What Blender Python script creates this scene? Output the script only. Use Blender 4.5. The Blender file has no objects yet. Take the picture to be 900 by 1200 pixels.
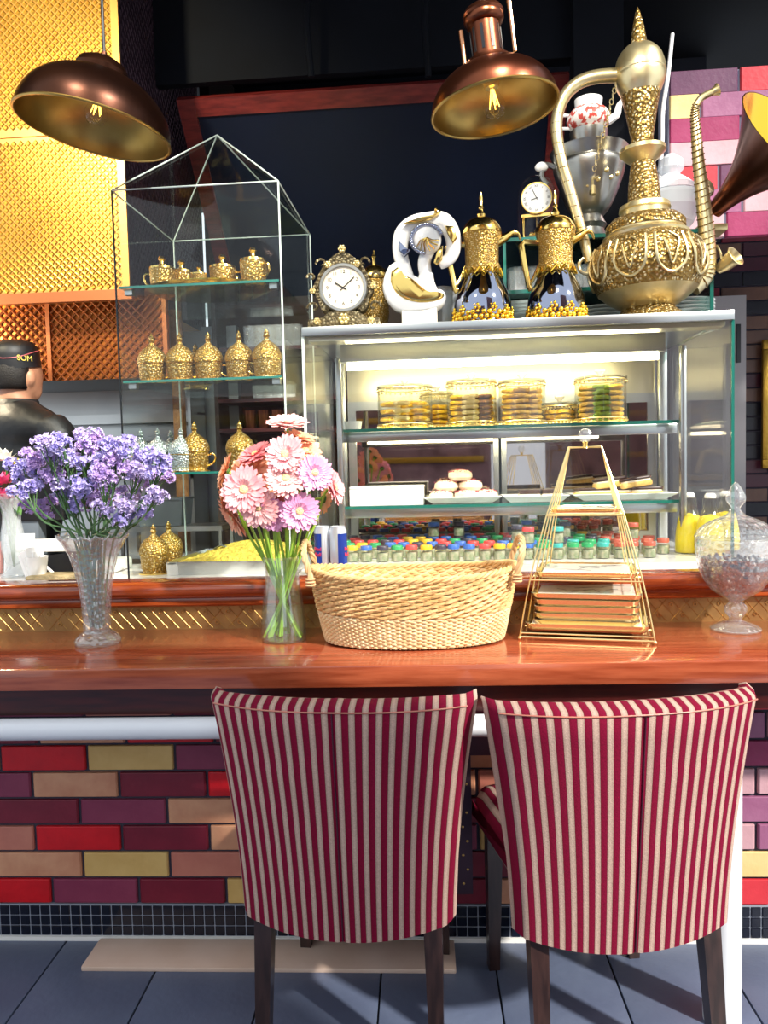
import bpy, bmesh, math, random
from mathutils import Vector, Matrix
random.seed(7)
PI = math.pi
sc = bpy.context.scene
COL = sc.collection
def R(d): return math.radians(d)

# ------------------------------------------------------------------ camera
FPX = 900.0
CAM = Vector((0, 0, 1.32))
_a, _p, _q = R(4.76), R(3.4), R(1.43)
FW = Vector((-math.sin(_a)*math.cos(_p), math.cos(_a)*math.cos(_p), -math.sin(_p)))
_r0 = Vector((math.cos(_a), math.sin(_a), 0)); _u0 = _r0.cross(FW)
RT = _r0*math.cos(_q) - _u0*math.sin(_q)
UP = _r0*math.sin(_q) + _u0*math.cos(_q)
cd = bpy.data.cameras.new('camera'); cam = bpy.data.objects.new('camera', cd); COL.objects.link(cam)
cd.sensor_fit = 'VERTICAL'; cd.sensor_height = 24; cd.lens = 24*FPX/1200; cd.clip_start = 0.02
cam.matrix_world = Matrix(((RT.x, UP.x, -FW.x, CAM.x), (RT.y, UP.y, -FW.y, CAM.y), (RT.z, UP.z, -FW.z, CAM.z), (0, 0, 0, 1)))
sc.camera = cam

def at(px, py, Y):            # surveyed point of the photograph at distance Y
    d = FW + RT*((px-450)/FPX) - UP*((py-600)/FPX)
    return CAM + d*(Y/d.y)
def atz(px, py, Z):
    d = FW + RT*((px-450)/FPX) - UP*((py-600)/FPX)
    return CAM + d*((Z-CAM.z)/d.z)

# ------------------------------------------------------------------ world, sun, lights, exposure
w = bpy.data.worlds.new('world'); sc.world = w; w.use_nodes = True
bg = w.node_tree.nodes['Background']; bg.inputs[0].default_value = (0.86, 0.93, 1.0, 1); bg.inputs[1].default_value = 1.0
def light(name, kind, loc, energy, color=(1, 1, 1), size=0.5, target=None, sizey=None, spot=None):
    l = bpy.data.lights.new(name, kind); l.energy = energy; l.color = color
    o = bpy.data.objects.new(name, l); COL.objects.link(o); o.location = loc
    if kind == 'AREA':
        l.size = size
        if sizey: l.shape = 'RECTANGLE'; l.size_y = sizey
    elif kind == 'SUN': l.angle = size
    else: l.shadow_soft_size = size
    if spot: l.spot_size = R(spot); l.spot_blend = 0.6
    if target is not None:
        o.rotation_euler = (Vector(target)-Vector(loc)).to_track_quat('-Z', 'Y').to_euler()
    return o
light('sun', 'SUN', (6, -5, 6), 5.0, (1.0, 0.95, 0.86), R(2.5), (6-0.78, -5+0.62, 6-0.74))
light('hood_spot', 'SPOT', (-1.9, 1.4, 3.2), 190, (1.0, 0.88, 0.58), 0.08, (-1.75, 3.0, 2.65), spot=75)
light('display_fill_spot', 'SPOT', (0.3, 1.2, 3.2), 120, (1.0, 0.93, 0.80), 0.12, (0.4, 2.5, 1.9), spot=80)  # added fill spot, brightens the gold pieces on the cake case
light('kitchen_fill', 'POINT', (-2.05, 2.88, 1.93), 16, (1.0, 0.84, 0.58), 0.05)  # added fill light out of view, brightens the kitchen corner and lattice
light('vitrine_fill_spot', 'SPOT', (-0.9, 1.0, 3.2), 110, (1.0, 0.90, 0.72), 0.10, (-0.74, 2.5, 1.65), spot=50)  # added fill spot, brightens the cups inside the vitrine
sc.view_settings.view_transform = 'Standard'; sc.view_settings.look = 'None'
sc.view_settings.gamma = 1.0; sc.view_settings.use_curve_mapping = False
sc.view_settings.exposure = 0.35
sc.cycles.transparent_max_bounces = 40
sc.cycles.max_bounces = 10
sc.cycles.sample_clamp_indirect = 6.0

# ------------------------------------------------------------------ materials
def srgb(h):
    h = h.lstrip('#'); c = [int(h[i:i+2], 16)/255 for i in (0, 2, 4)]
    return tuple(x/12.92 if x <= 0.04045 else ((x+0.055)/1.055)**2.4 for x in c)
MATS = {}
def pm(name, col, rough=0.5, metal=0.0, col2=None, nscale=8.0, bump=None, stretch=(1, 1, 1), emit=None, estr=0, spec=0.5, coat=0, nlo=0.35, nhi=0.65, trans=0, sub=0):
    m = bpy.data.materials.new(name); m.use_nodes = True; nt = m.node_tree; b = nt.nodes['Principled BSDF']
    c = srgb(col) if isinstance(col, str) else col
    b.inputs['Base Color'].default_value = (*c, 1); b.inputs['Roughness'].default_value = rough; b.inputs['Metallic'].default_value = metal
    b.inputs['Specular IOR Level'].default_value = spec; b.inputs['Coat Weight'].default_value = coat; b.inputs['Coat Roughness'].default_value = 0.05
    b.inputs['Transmission Weight'].default_value = trans
    if emit:
        b.inputs['Emission Color'].default_value = (*srgb(emit), 1); b.inputs['Emission Strength'].default_value = estr
    N = nt.nodes; Lk = nt.links
    tc = mp = None
    if col2 or bump:
        tc = N.new('ShaderNodeTexCoord'); mp = N.new('ShaderNodeMapping'); mp.inputs['Scale'].default_value = stretch
        Lk.new(tc.outputs['Object'], mp.inputs[0])
    if col2:
        c2 = srgb(col2) if isinstance(col2, str) else col2
        n = N.new('ShaderNodeTexNoise'); n.inputs['Scale'].default_value = nscale; n.inputs['Detail'].default_value = 5
        Lk.new(mp.outputs[0], n.inputs['Vector'])
        rp = N.new('ShaderNodeValToRGB'); rp.color_ramp.elements[0].position = nlo; rp.color_ramp.elements[1].position = nhi
        rp.color_ramp.elements[0].color = (*c, 1); rp.color_ramp.elements[1].color = (*c2, 1)
        Lk.new(n.outputs['Fac'], rp.inputs[0]); Lk.new(rp.outputs[0], b.inputs['Base Color'])
    if bump:
        kind, s, st = bump[:3]
        if kind == 'noise':
            t = N.new('ShaderNodeTexNoise'); t.inputs['Detail'].default_value = 6; o = 'Fac'
        elif kind == 'voronoi':
            t = N.new('ShaderNodeTexVoronoi'); o = 'Distance'
        t.inputs['Scale'].default_value = s
        Lk.new(mp.outputs[0], t.inputs['Vector'])
        bp = N.new('ShaderNodeBump'); bp.inputs['Strength'].default_value = st; bp.inputs['Distance'].default_value = bump[3] if len(bump) > 3 else 0.004
        Lk.new(t.outputs[o], bp.inputs['Height']); Lk.new(bp.outputs[0], b.inputs['Normal'])
        if len(bump) > 4:      # darker second colour towards the cell edges of the filigree
            rp = N.new('ShaderNodeValToRGB'); rp.color_ramp.elements[0].position = 0.12; rp.color_ramp.elements[1].position = 0.42
            rp.color_ramp.elements[0].color = (*c, 1); rp.color_ramp.elements[1].color = (*srgb(bump[4]), 1)
            Lk.new(t.outputs[o], rp.inputs[0]); Lk.new(rp.outputs[0], b.inputs['Base Color'])
    MATS[name] = m; return m
def thin_glass(name, tint=(1, 1, 1), ior=1.45, rough=0.01, haze=0.0, hazecol=(1, 1, 1), bump=None, boost=1.0):
    m = bpy.data.materials.new(name); m.use_nodes = True; nt = m.node_tree; N = nt.nodes; Lk = nt.links
    for n in list(N): N.remove(n)
    out = N.new('ShaderNodeOutputMaterial'); mx = N.new('ShaderNodeMixShader'); tr = N.new('ShaderNodeBsdfTransparent'); gl = N.new('ShaderNodeBsdfGlossy'); fr = N.new('ShaderNodeLayerWeight')
    tr.inputs[0].default_value = (*tint, 1); gl.inputs['Roughness'].default_value = rough; fr.inputs[0].default_value = 0.5
    f0 = ((ior-1)/(ior+1))**2
    pw = N.new('ShaderNodeMath'); pw.operation = 'POWER'; pw.inputs[1].default_value = 4.0; Lk.new(fr.outputs['Facing'], pw.inputs[0])
    ml = N.new('ShaderNodeMath'); ml.operation = 'MULTIPLY_ADD'; ml.inputs[1].default_value = 0.75-f0; ml.inputs[2].default_value = f0; Lk.new(pw.outputs[0], ml.inputs[0])
    fac = ml.outputs[0]
    if boost != 1.0:
        mm = N.new('ShaderNodeMath'); mm.operation = 'MULTIPLY'; mm.use_clamp = True; mm.inputs[1].default_value = boost
        Lk.new(fac, mm.inputs[0]); fac = mm.outputs[0]
    Lk.new(fac, mx.inputs[0]); Lk.new(tr.outputs[0], mx.inputs[1]); Lk.new(gl.outputs[0], mx.inputs[2])
    last = mx.outputs[0]
    if bump:
        tc = N.new('ShaderNodeTexCoord'); t = N.new('ShaderNodeTexVoronoi' if bump[0] == 'voronoi' else 'ShaderNodeTexNoise'); t.inputs['Scale'].default_value = bump[1]
        Lk.new(tc.outputs['Object'], t.inputs['Vector'])
        bp = N.new('ShaderNodeBump'); bp.inputs['Strength'].default_value = bump[2]; bp.inputs['Distance'].default_value = 0.004
        Lk.new(t.outputs[0], bp.inputs['Height']); Lk.new(bp.outputs[0], gl.inputs['Normal']); Lk.new(bp.outputs[0], fr.inputs['Normal'])
    if haze > 0:
        df = N.new('ShaderNodeBsdfDiffuse'); df.inputs[0].default_value = (*hazecol, 1)
        m2 = N.new('ShaderNodeMixShader'); m2.inputs[0].default_value = haze
        Lk.new(last, m2.inputs[1]); Lk.new(df.outputs[0], m2.inputs[2]); last = m2.outputs[0]
    Lk.new(last, out.inputs[0]); MATS[name] = m; return m

def brick_mat(n, c, c2): pm('brick_'+n, c, 0.38, 0, c2, 14, ('noise', 60, 0.25), spec=0.45)
brick_mat('red', '#D3101C', '#C00C18'); brick_mat('maroon', '#6E1428', '#7A1A2E'); brick_mat('plum', '#7D2C48', '#86354F')
brick_mat('tan', '#C9A25E', '#D4B06C'); brick_mat('peach', '#D29A76', '#C28464'); brick_mat('salmon', '#B66C5C', '#C27A66')
brick_mat('cream', '#E2C98C', '#DDBF80'); brick_mat('violet', '#5A2A48', '#683452'); brick_mat('blush', '#D9A5A0', '#CF9894')
brick_mat('black', '#16151F', '#1D1B27'); brick_mat('brown', '#5E4238', '#6C4C3E'); brick_mat('wine', '#3E1626', '#48192B')
brick_mat('rose', '#94587A', '#9E6484'); brick_mat('berry', '#8E2A54', '#98345E'); brick_mat('dusk', '#5E3652', '#683E5A'); brick_mat('coral', '#D23A44', '#C8323C'); brick_mat('petal', '#CDA2AA', '#C4989F')
pm('grout', '#3E3A48', 0.9); pm('grout_pale', '#8C8FA6', 0.9)
pm('tile_black', '#0B1020', 0.15, spec=0.6); pm('tile_grout', '#8E93A0', 0.8)
pm('slate', '#57617A', 0.42, 0, '#626D85', 5, ('noise', 45, 0.3), spec=0.4); pm('joint', '#16181E', 0.9)
pm('wood_top', '#B35C3C', 0.15, 0, '#86381F', 5, ('noise', 30, 0.06), stretch=(1.2, 14, 14), coat=0.6, nlo=0.3, nhi=0.72)
pm('wood_apron', '#45120F', 0.3, 0, '#2C0A0C', 6, stretch=(1.2, 12, 12), coat=0.2)
pm('wood_moulding', '#A84C22', 0.16, 0, '#7A2E14', 5, stretch=(1.2, 14, 14), coat=0.7)
pm('wood_red', '#7E2A26', 0.35, 0, '#5C1A1A', 6, stretch=(2, 10, 10)); pm('wood_leg', '#3A2622', 0.3, 0, '#241614', 8, stretch=(8, 8, 1), coat=0.2)
pm('metal_strip', '#B08850', 0.38, 0.6, '#8E6A40', 9, ('noise', 40, 0.2))
pm('metal_stud', '#C9A060', 0.28, 1.0)
pm('white_paint', '#E4E6EA', 0.3, spec=0.5); pm('white_ceramic', '#F0F0EE', 0.12, coat=0.3); pm('white_matt', '#E9E7E2', 0.6)
pm('board_beige', '#D8BFAE', 0.45, 0, '#CDB09C', 6)
pm('gold_sheet', '#E0AC48', 0.33, 1.0, '#D49A3A', 4); pm('gold_trim', '#D9A55A', 0.4, 0.7)
pm('copper_sheet', '#B4692F', 0.38, 0.9, '#8A4A1E', 6); pm('copper_trim', '#B06A40', 0.4, 0.6)
pm('bronze_sheet', '#5A4450', 0.4, 0.8, '#463540', 5)
pm('gold', '#F4D27A', 0.16, 1.0); pm('gold_bright', '#FFD34A', 0.2, 1.0); pm('gold_satin', '#F0D898', 0.28, 0.95)
pm('gold_filigree', '#F6E6B4', 0.36, 0.8, bump=('voronoi', 190, 0.8, 0.004, '#A8843C'))
pm('brass_old', '#E6D8AC', 0.33, 0.9, '#D2BE88', 12)
pm('brass_carved', '#ECDEB2', 0.36, 0.8, bump=('voronoi', 95, 0.8, 0.006, '#8A6E38'))
pm('silver_filigree', '#E8EEEE', 0.3, 0.8, bump=('voronoi', 190, 0.8, 0.004, '#A8B4B4'))
pm('silver', '#C9C9C6', 0.2, 1.0); pm('pewter', '#B9B7B0', 0.3, 1.0, '#9C9A92', 10)
pm('chrome_dark', '#9AA0B4', 0.06, 1.0); pm('steel', '#C6C8C6', 0.28, 1.0, '#B4B8B8', 3); pm('steel_warm', '#D6CFB4', 0.3, 1.0); pm('steel_dull', '#8F9698', 0.45, 0.8)
pm('bronze_lamp', '#4A2C1E', 0.32, 0.9, '#2E1A14', 5, ('noise', 20, 0.1)); pm('lamp_inside', '#B89A5A', 0.34, 1.0, '#9A7C40', 5)
pm('copper_lamp', '#7A4630', 0.28, 0.95, '#5C3022', 5); pm('copper_pipe', '#C08A68', 0.25, 1.0)
pm('clock_body', '#C0B490', 0.45, 0.6, bump=('voronoi', 90, 1.0, 0.008, '#6A5E44')); pm('clock_face', '#F0E6D0', 0.5); pm('ink', '#1A1614', 0.5)
pm('navy_wall', '#0A1020', 0.6, 0, '#0D1424', 3); pm('navy_board', '#0E1830', 0.4, 0, '#0B1428', 2, spec=0.3); pm('dark_ceiling', '#04060E', 0.8, 0, '#060A14', 3, spec=0.2)
pm('dark_kitchen', '#1C1210', 0.7, 0, '#2A1A14', 4); pm('black_plastic', '#0E0F14', 0.35); pm('black_shirt', '#14161A', 0.5, 0, '#0E1013', 8, ('noise', 9, 0.4, 0.02)); pm('black_cap', '#101218', 0.5)
pm('skin', '#B88468', 0.5, 0, '#A87258', 8); pm('hair', '#14100F', 0.6, bump=('noise', 200, 0.6)); pm('cap_piping', '#B4555E', 0.5); pm('yellow_print', '#E8D060', 0.5)
pm('leaf', '#4E7A34', 0.5, 0, '#3C6428', 20); pm('stem_green', '#A4CC4C', 0.35, 0, '#86B43C', 15); pm('stem_dark', '#5C7E52', 0.5, 0, '#486A44', 15)
pm('statice', '#C6BAEA', 0.7, 0, '#DACAEE', 60); pm('statice2', '#B6ABE6', 0.7, 0, '#C8BEEC', 60); pm('statice3', '#D2B6E4', 0.7, 0, '#C2A8E2', 60)
for n, c, c2 in (('pink', '#F4A0A8', '#F8BCBC'), ('rose', '#E87C84', '#F09498'), ('peach', '#F8BE98', '#F6AE8C'), ('lilac', '#E69CC8', '#F0B0D2'), ('palepink', '#F8B4B4', '#FAC6C2'), ('orange', '#F6A878', '#F8BC92'), ('hotpink', '#E8407C', '#EE5A8E'), ('whitepetal', '#F6F2E6', '#F8F6EE'), ('yellowpetal', '#F0DC40', '#EAD030')):
    pm('petal_'+n, c, 0.55, 0, c2, 40)
pm('flower_eye', '#F0DCA0', 0.7, bump=('voronoi', 400, 0.8)); pm('flower_eye_dark', '#8A3C58', 0.7, bump=('voronoi', 400, 0.8))
pm('water_stems', '#7FA640', 0.4); pm('wicker', '#E0BC84', 0.55, 0, '#CFA468', 30); pm('wicker_pale', '#ECD4A6', 0.55, 0, '#DDBB86', 30); pm('rope', '#D8B486', 0.6, 0, '#C49A6A', 40)
pm('marble', '#F2EFE8', 0.15, 0, '#E8E2D8', 9); pm('vein', '#3A3430', 0.3)
pm('beads', '#55606E', 0.35, 0, '#39414C', 60); pm('cookie_yellow', '#F2CB3C', 0.6, 0, '#E6B42A', 30); pm('cookie_tan', '#E2BE74', 0.7, 0, '#D0A456', 30); pm('cookie_green', '#8FA838', 0.7, 0, '#6E8A28', 40)
pm('cookie_pale', '#EDE0B8', 0.7, 0, '#DCC88E', 30); pm('cookie_brown', '#9A6A34', 0.7, 0, '#7A5026', 30); pm('choc', '#33201C', 0.4, 0, '#45302A', 30); pm('cream', '#EFE2C8', 0.6); pm('donut', '#EBD3B4', 0.6, 0, '#F2E2D2', 20); pm('sprinkle', '#C46070', 0.5)
pm('kunafa', '#E8CC54', 0.8, 0, '#C4B040', 30, ('noise', 70, 1.0, 0.02)); pm('foil', '#C9CBCB', 0.3, 1.0, bump=('noise', 40, 0.4))
for n, c in (('red', '#E04848'), ('yellow', '#E8B630'), ('blue', '#3A66B8'), ('green', '#2E9A60'), ('teal', '#3FA8A0'), ('dark', '#3A3848'), ('rust', '#B85A48')):
    pm('lid_'+n, c, 0.3)
pm('jar_content', '#B8B4A4', 0.6, 0, '#6A8060', 60); pm('juice', '#EFE13C', 0.3, 0, '#E6CC24', 8); pm('can_blue', '#1E3A92', 0.25, 0.3); pm('can_silver', '#D2D8E2', 0.25, 0.6); pm('print_red', '#D83050', 0.5)
pm('wallpaper', '#A88E7A', 0.7, 0, '#5A4438', 11, nlo=0.48, nhi=0.54); pm('door_grey', '#A9A4A6', 0.4); pm('gold_frame', '#B8923E', 0.35, 0.9, bump=('noise', 60, 0.6)); pm('mauve_tile', '#9A7676', 0.5, 0, '#6A4A4C', 5)
pm('paper', '#F2F2F2', 0.7); pm('paper_pink', '#E8A8A0', 0.7); pm('grey_plastic', '#6A727A', 0.4); pm('straw_mat', '#C8B48A', 0.7, 0, '#A89468', 40, ('voronoi', 120, 0.8)); pm('white_slab', '#F1EDE9', 0.2)
pm('bulb_glow', '#FFDC80', 0.3, emit='#FFC850', estr=5.0); pm('tube_light', '#FFFFFF', 0.3, emit='#FFF2C4', estr=26.0); pm('amber_glow', '#F0A81C', 0.3, emit='#F5A010', estr=0.9)
pm('teapot_red', '#C84A40', 0.4, 0, '#EFE8E2', 60, nlo=0.46, nhi=0.52); pm('plate_white', '#DDE6E6', 0.15); pm('speckle', '#EEE6D6', 0.4, 0, '#D8C4A0', 160, nlo=0.6, nhi=0.66); pm('brown_post', '#6A4424', 0.5, 0, '#8A6034', 30, ('noise', 50, 0.8))
pm('edge_light', '#C8D6D0', 0.2, spec=0.8); pm('edge_green', '#1E6A5E', 0.12, spec=0.7, coat=0.4); pm('edge_dark', '#12161A', 0.3); pm('cable_white', '#E8E8EA', 0.4)
thin_glass('glass', (0.975, 0.99, 0.985), 1.45, boost=0.6); thin_glass('glass_green', (0.90, 0.96, 0.93), 1.5, boost=0.8); thin_glass('glass_clear', (0.985, 0.99, 0.99), 1.4, boost=0.9)
thin_glass('crystal', (0.97, 0.98, 0.985), 2.0, 0.04, 0.07, (0.95, 0.97, 1.0), ('voronoi', 60, 0.9), 1.7); thin_glass('glass_vase', (0.96, 0.985, 0.95), 1.8, 0.01, 0.02, boost=1.5)
thin_glass('glass_frost', (0.93, 0.95, 0.95), 1.6, 0.08, 0.22, (0.92, 0.95, 0.98), ('voronoi', 50, 0.6), 1.3); thin_glass('jar_glass', (0.97, 0.96, 0.9), 1.5, 0.02, boost=1.2); thin_glass('water', (0.95, 0.985, 0.88), 1.33, boost=0.8)
thin_glass('glass_dark', (0.5, 0.6, 0.58), 1.5, 0.03, 0.02, (0.6, 0.8, 0.75))
m = pm('mirror', '#B4ACAA', 0.02, 1.0)
thin_glass('frost_white', (0.9, 0.93, 0.95), 1.6, 0.1, 0.55, (0.90, 0.94, 1.0), ('voronoi', 50, 0.6), 1.3)
pm('tray_gold', '#F2DFAE', 0.2, 0.9)

def stripes_mat():            # woven burgundy and cream stripes laid along the width of the cover
    m = bpy.data.materials.new('striped_fabric'); m.use_nodes = True; nt = m.node_tree; N = nt.nodes; Lk = nt.links; b = N['Principled BSDF']
    b.inputs['Roughness'].default_value = 0.9; b.inputs['Specular IOR Level'].default_value = 0.15
    uv = N.new('ShaderNodeUVMap'); sx = N.new('ShaderNodeSeparateXYZ'); Lk.new(uv.outputs[0], sx.inputs[0])
    fr = N.new('ShaderNodeMath'); fr.operation = 'FRACT'; Lk.new(sx.outputs[0], fr.inputs[0])
    rp = N.new('ShaderNodeValToRGB'); e = rp.color_ramp.elements
    e[0].position = 0.0; e[0].color = (*srgb('#720828'), 1); e[1].position = 0.47; e[1].color = (*srgb('#7C0C30'), 1)
    for p, c in ((0.50, '#3E0618'), (0.53, '#A88A7C'), (0.74, '#BDA192'), (0.96, '#A88A7C'), (0.99, '#4A081E')):
        x = e.new(p); x.color = (*srgb(c), 1)
    Lk.new(fr.outputs[0], rp.inputs[0])
    tc = N.new('ShaderNodeTexCoord'); n = N.new('ShaderNodeTexNoise'); n.inputs['Scale'].default_value = 380; Lk.new(tc.outputs['Object'], n.inputs['Vector'])
    mx = N.new('ShaderNodeMix'); mx.data_type = 'RGBA'; mx.blend_type = 'OVERLAY'; mx.inputs[0].default_value = 0.35
    Lk.new(rp.outputs[0], mx.inputs[6]); Lk.new(n.outputs['Fac'], mx.inputs[7]); Lk.new(mx.outputs[2], b.inputs['Base Color'])
    bp = N.new('ShaderNodeBump'); bp.inputs['Strength'].default_value = 0.35; bp.inputs['Distance'].default_value = 0.002
    Lk.new(n.outputs['Fac'], bp.inputs['Height']); Lk.new(bp.outputs[0], b.inputs['Normal'])
    MATS['striped_fabric'] = m
stripes_mat()

# ------------------------------------------------------------------ mesh helpers
class MB:
    def __init__(s): s.v = []; s.f = []; s.uv = {}
    def add(s, vs, fs, M=None):
        o = len(s.v)
        s.v += [tuple(M @ Vector(v)) if M is not None else tuple(v) for v in vs]
        s.f += [tuple(i+o for i in f) for f in fs]
        return s
    def box(s, x0, x1, y0, y1, z0, z1, M=None):
        return s.add([(x0, y0, z0), (x1, y0, z0), (x1, y1, z0), (x0, y1, z0), (x0, y0, z1), (x1, y0, z1), (x1, y1, z1), (x0, y1, z1)],
                     [(0, 3, 2, 1), (4, 5, 6, 7), (0, 1, 5, 4), (1, 2, 6, 5), (2, 3, 7, 6), (3, 0, 4, 7)], M)
    def lathe(s, prof, n=24, M=None, fn=None, sx=1, sy=1):
        vs = []; fs = []; m = len(prof)
        for i in range(n):
            a = 2*PI*i/n
            for r, z in prof:
                rr = r*(fn(a, z) if fn else 1)
                vs.append((rr*math.cos(a)*sx, rr*math.sin(a)*sy, z))
        for i in range(n):
            j = (i+1) % n
            for k in range(m-1):
                fs.append((i*m+k, j*m+k, j*m+k+1, i*m+k+1))
        if prof[0][0] > 1e-4: fs.append(tuple(i*m for i in range(n))[::-1])
        if prof[-1][0] > 1e-4: fs.append(tuple(i*m+m-1 for i in range(n)))
        return s.add(vs, fs, M)
    def shell(s, prof, n=24, M=None, fn=None, sx=1, sy=1):      # open vessel: profile runs outside then inside, ends free
        vs = []; fs = []; m = len(prof)
        for i in range(n):
            a = 2*PI*i/n
            for r, z in prof:
                rr = r*(fn(a, z) if fn else 1); vs.append((rr*math.cos(a)*sx, rr*math.sin(a)*sy, z))
        for i in range(n):
            j = (i+1) % n
            for k in range(m-1): fs.append((i*m+k, j*m+k, j*m+k+1, i*m+k+1))
        return s.add(vs, fs, M)
    def tube(s, path, r, n=8, closed=False, flat=None):
        P = [Vector(p) for p in path]; m = len(P); rs = r if isinstance(r, (list, tuple)) else [r]*m
        vs = []; fs = []; prev = None
        for i, p in enumerate(P):
            if closed: t = P[(i+1) % m]-P[i-1]
            else: t = P[min(i+1, m-1)]-P[max(i-1, 0)]
            t.normalize()
            if prev is None:
                ref = Vector((0, 0, 1)) if abs(t.z) < 0.9 else Vector((1, 0, 0))
                nn = t.cross(ref).normalized()
            else:
                nn = prev - t*prev.dot(t)
                nn = nn.normalized() if nn.length > 1e-6 else t.orthogonal().normalized()
            prev = nn; bb = t.cross(nn)
            for k in range(n):
                a = 2*PI*k/n
                q = p + nn*(math.cos(a)*rs[i]) + bb*(math.sin(a)*rs[i]*(flat or 1))
                vs.append(q)
        for i in range(m if closed else m-1):
            j = (i+1) % m
            for k in range(n):
                l = (k+1) % n; fs.append((i*n+k, i*n+l, j*n+l, j*n+k))
        if not closed:
            fs.append(tuple(range(n))[::-1]); fs.append(tuple((m-1)*n+k for k in range(n)))
        return s.add(vs, fs)
    def ball(s, c, r, n=12, m=8, sc_=(1, 1, 1), M=None):
        T = Matrix.Translation(c) @ Matrix.Diagonal((*sc_, 1))
        if M is not None: T = M @ T
        return s.lathe([(max(0, r*math.sin(PI*k/m)) if 0 < k < m else 0.0, -r*math.cos(PI*k/m)) for k in range(m+1)], n, T)
    def rbox(s, x0, x1, y0, y1, z0, z1, r=0.01, n=4, M=None, rb=None):   # rounded in plan, softened top and bottom
        def ring(ins, z):
            out = []
            for cx, cy, a0 in ((x1-r, y1-r, 0), (x0+r, y1-r, 90), (x0+r, y0+r, 180), (x1-r, y0+r, 270)):
                for k in range(n+1):
                    a = R(a0+90*k/n); out.append((cx+(r-ins)*math.cos(a), cy+(r-ins)*math.sin(a), z))
            return out
        e = min(r*0.5, (z1-z0)*0.3) if rb is None else rb
        rings = [ring(e, z0), ring(e*0.3, z0+e*0.3), ring(0, z0+e), ring(0, z1-e), ring(e*0.3, z1-e*0.3), ring(e, z1)]
        k = len(rings[0]); vs = sum(rings, []); fs = [tuple(range(k))[::-1]]
        for i in range(5):
            for j in range(k): fs.append((i*k+j, i*k+(j+1) % k, (i+1)*k+(j+1) % k, (i+1)*k+j))
        fs.append(tuple(5*k+j for j in range(k)))
        return s.add(vs, fs, M)
    def prism(s, pts, y0, y1, M=None):      # outline in XZ extruded along Y
        n = len(pts); vs = [(x, y0, z) for x, z in pts]+[(x, y1, z) for x, z in pts]
        fs = [tuple(range(n)), tuple(range(n, 2*n))[::-1]]+[(i, i+n, (i+1) % n+n, (i+1) % n) for i in range(n)]
        return s.add(vs, fs, M)
    def mesh(s, name, mat, smooth=True, ang=38):
        me = bpy.data.meshes.new(name); me.from_pydata(s.v, [], s.f)
        bm = bmesh.new(); bm.from_mesh(me); bmesh.ops.recalc_face_normals(bm, faces=bm.faces); bm.to_mesh(me); bm.free()
        if mat: me.materials.append(MATS[mat])
        if smooth: me.shade_smooth(); me.set_sharp_from_angle(angle=R(ang))
        return me
    def build(s, name, mat, parent=None, smooth=True, ang=38, loc=None, rot=None):
        o = bpy.data.objects.new(name, s.mesh(name, mat, smooth, ang)); COL.objects.link(o)
        if parent: o.parent = parent
        if loc is not None: o.location = loc
        if rot is not None: o.rotation_euler = rot
        return o
def tag(o, label=None, cat=None, group=None, kind=None):
    if label: o['label'] = label
    if cat: o['category'] = cat
    if group: o['group'] = group
    if kind: o['kind'] = kind
    return o
def thing(name, label, cat, loc=(0, 0, 0), rz=0, group=None):
    o = bpy.data.objects.new(name, None); COL.objects.link(o); o.location = loc; o.rotation_euler = (0, 0, rz); o.empty_display_size = 0.05
    return tag(o, label, cat, group)
def dup(o, loc=None, rz=None, label=None, group=None, parent=None, scale=None):
    c = o.copy(); COL.objects.link(c)
    if parent is not None: c.parent = parent
    if loc is not None: c.location = loc
    if rz is not None: c.rotation_euler = (0, 0, rz)
    if label: c['label'] = label
    if group: c['group'] = group
    if scale: c.scale = (scale,)*3
    for ch in o.children: dup(ch, parent=c)
    return c
def part(name, me, parent, loc=None):
    o = bpy.data.objects.new(name, me); COL.objects.link(o); o.parent = parent
    if loc is not None: o.location = loc
    return o
def text(body, size, mat, parent, loc, rot, name='lettering', ext=0.0004, align='CENTER'):
    c = bpy.data.curves.new(name, 'FONT'); c.body = body; c.size = size; c.extrude = ext; c.align_x = align; c.align_y = 'CENTER'
    o = bpy.data.objects.new(name, c); COL.objects.link(o); o.parent = parent; o.location = loc; o.rotation_euler = rot; c.materials.append(MATS[mat])
    bpy.context.view_layer.update(); me = bpy.data.meshes.new_from_object(o); m2 = bpy.data.objects.new(name, me); COL.objects.link(m2); m2.parent = parent; m2.location = loc; m2.rotation_euler = rot; bpy.data.objects.remove(o); return m2
def sline(pts, n=6):       # Catmull-Rom through points
    P = [Vector(p) for p in pts]; out = []
    for i in range(len(P)-1):
        p0 = P[max(i-1, 0)]; p1 = P[i]; p2 = P[i+1]; p3 = P[min(i+2, len(P)-1)]
        for k in range(n):
            t = k/n
            out.append(0.5*((2*p1)+(p2-p0)*t+(2*p0-5*p1+4*p2-p3)*t*t+(3*p1-p0-3*p2+p3)*t**3))
    out.append(P[-1]); return out
def curve1(pts, n=6):
    return [(v.x, v.y) for v in sline([(a, b, 0) for a, b in pts], n)]
C2 = R(2.0)                                                   # the bar runs two degrees off the display case
def bar(x, y, z): return Vector((x*math.cos(C2)-y*math.sin(C2), x*math.sin(C2)+y*math.cos(C2), z))
def barlocal(p): return Vector((p.x*math.cos(C2)+p.y*math.sin(C2), -p.x*math.sin(C2)+p.y*math.cos(C2), p.z))
# ================================================================== SETTING
def struct(name, mb, mat, **k): return tag(mb.build(name, mat, **k), kind='structure')
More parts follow.
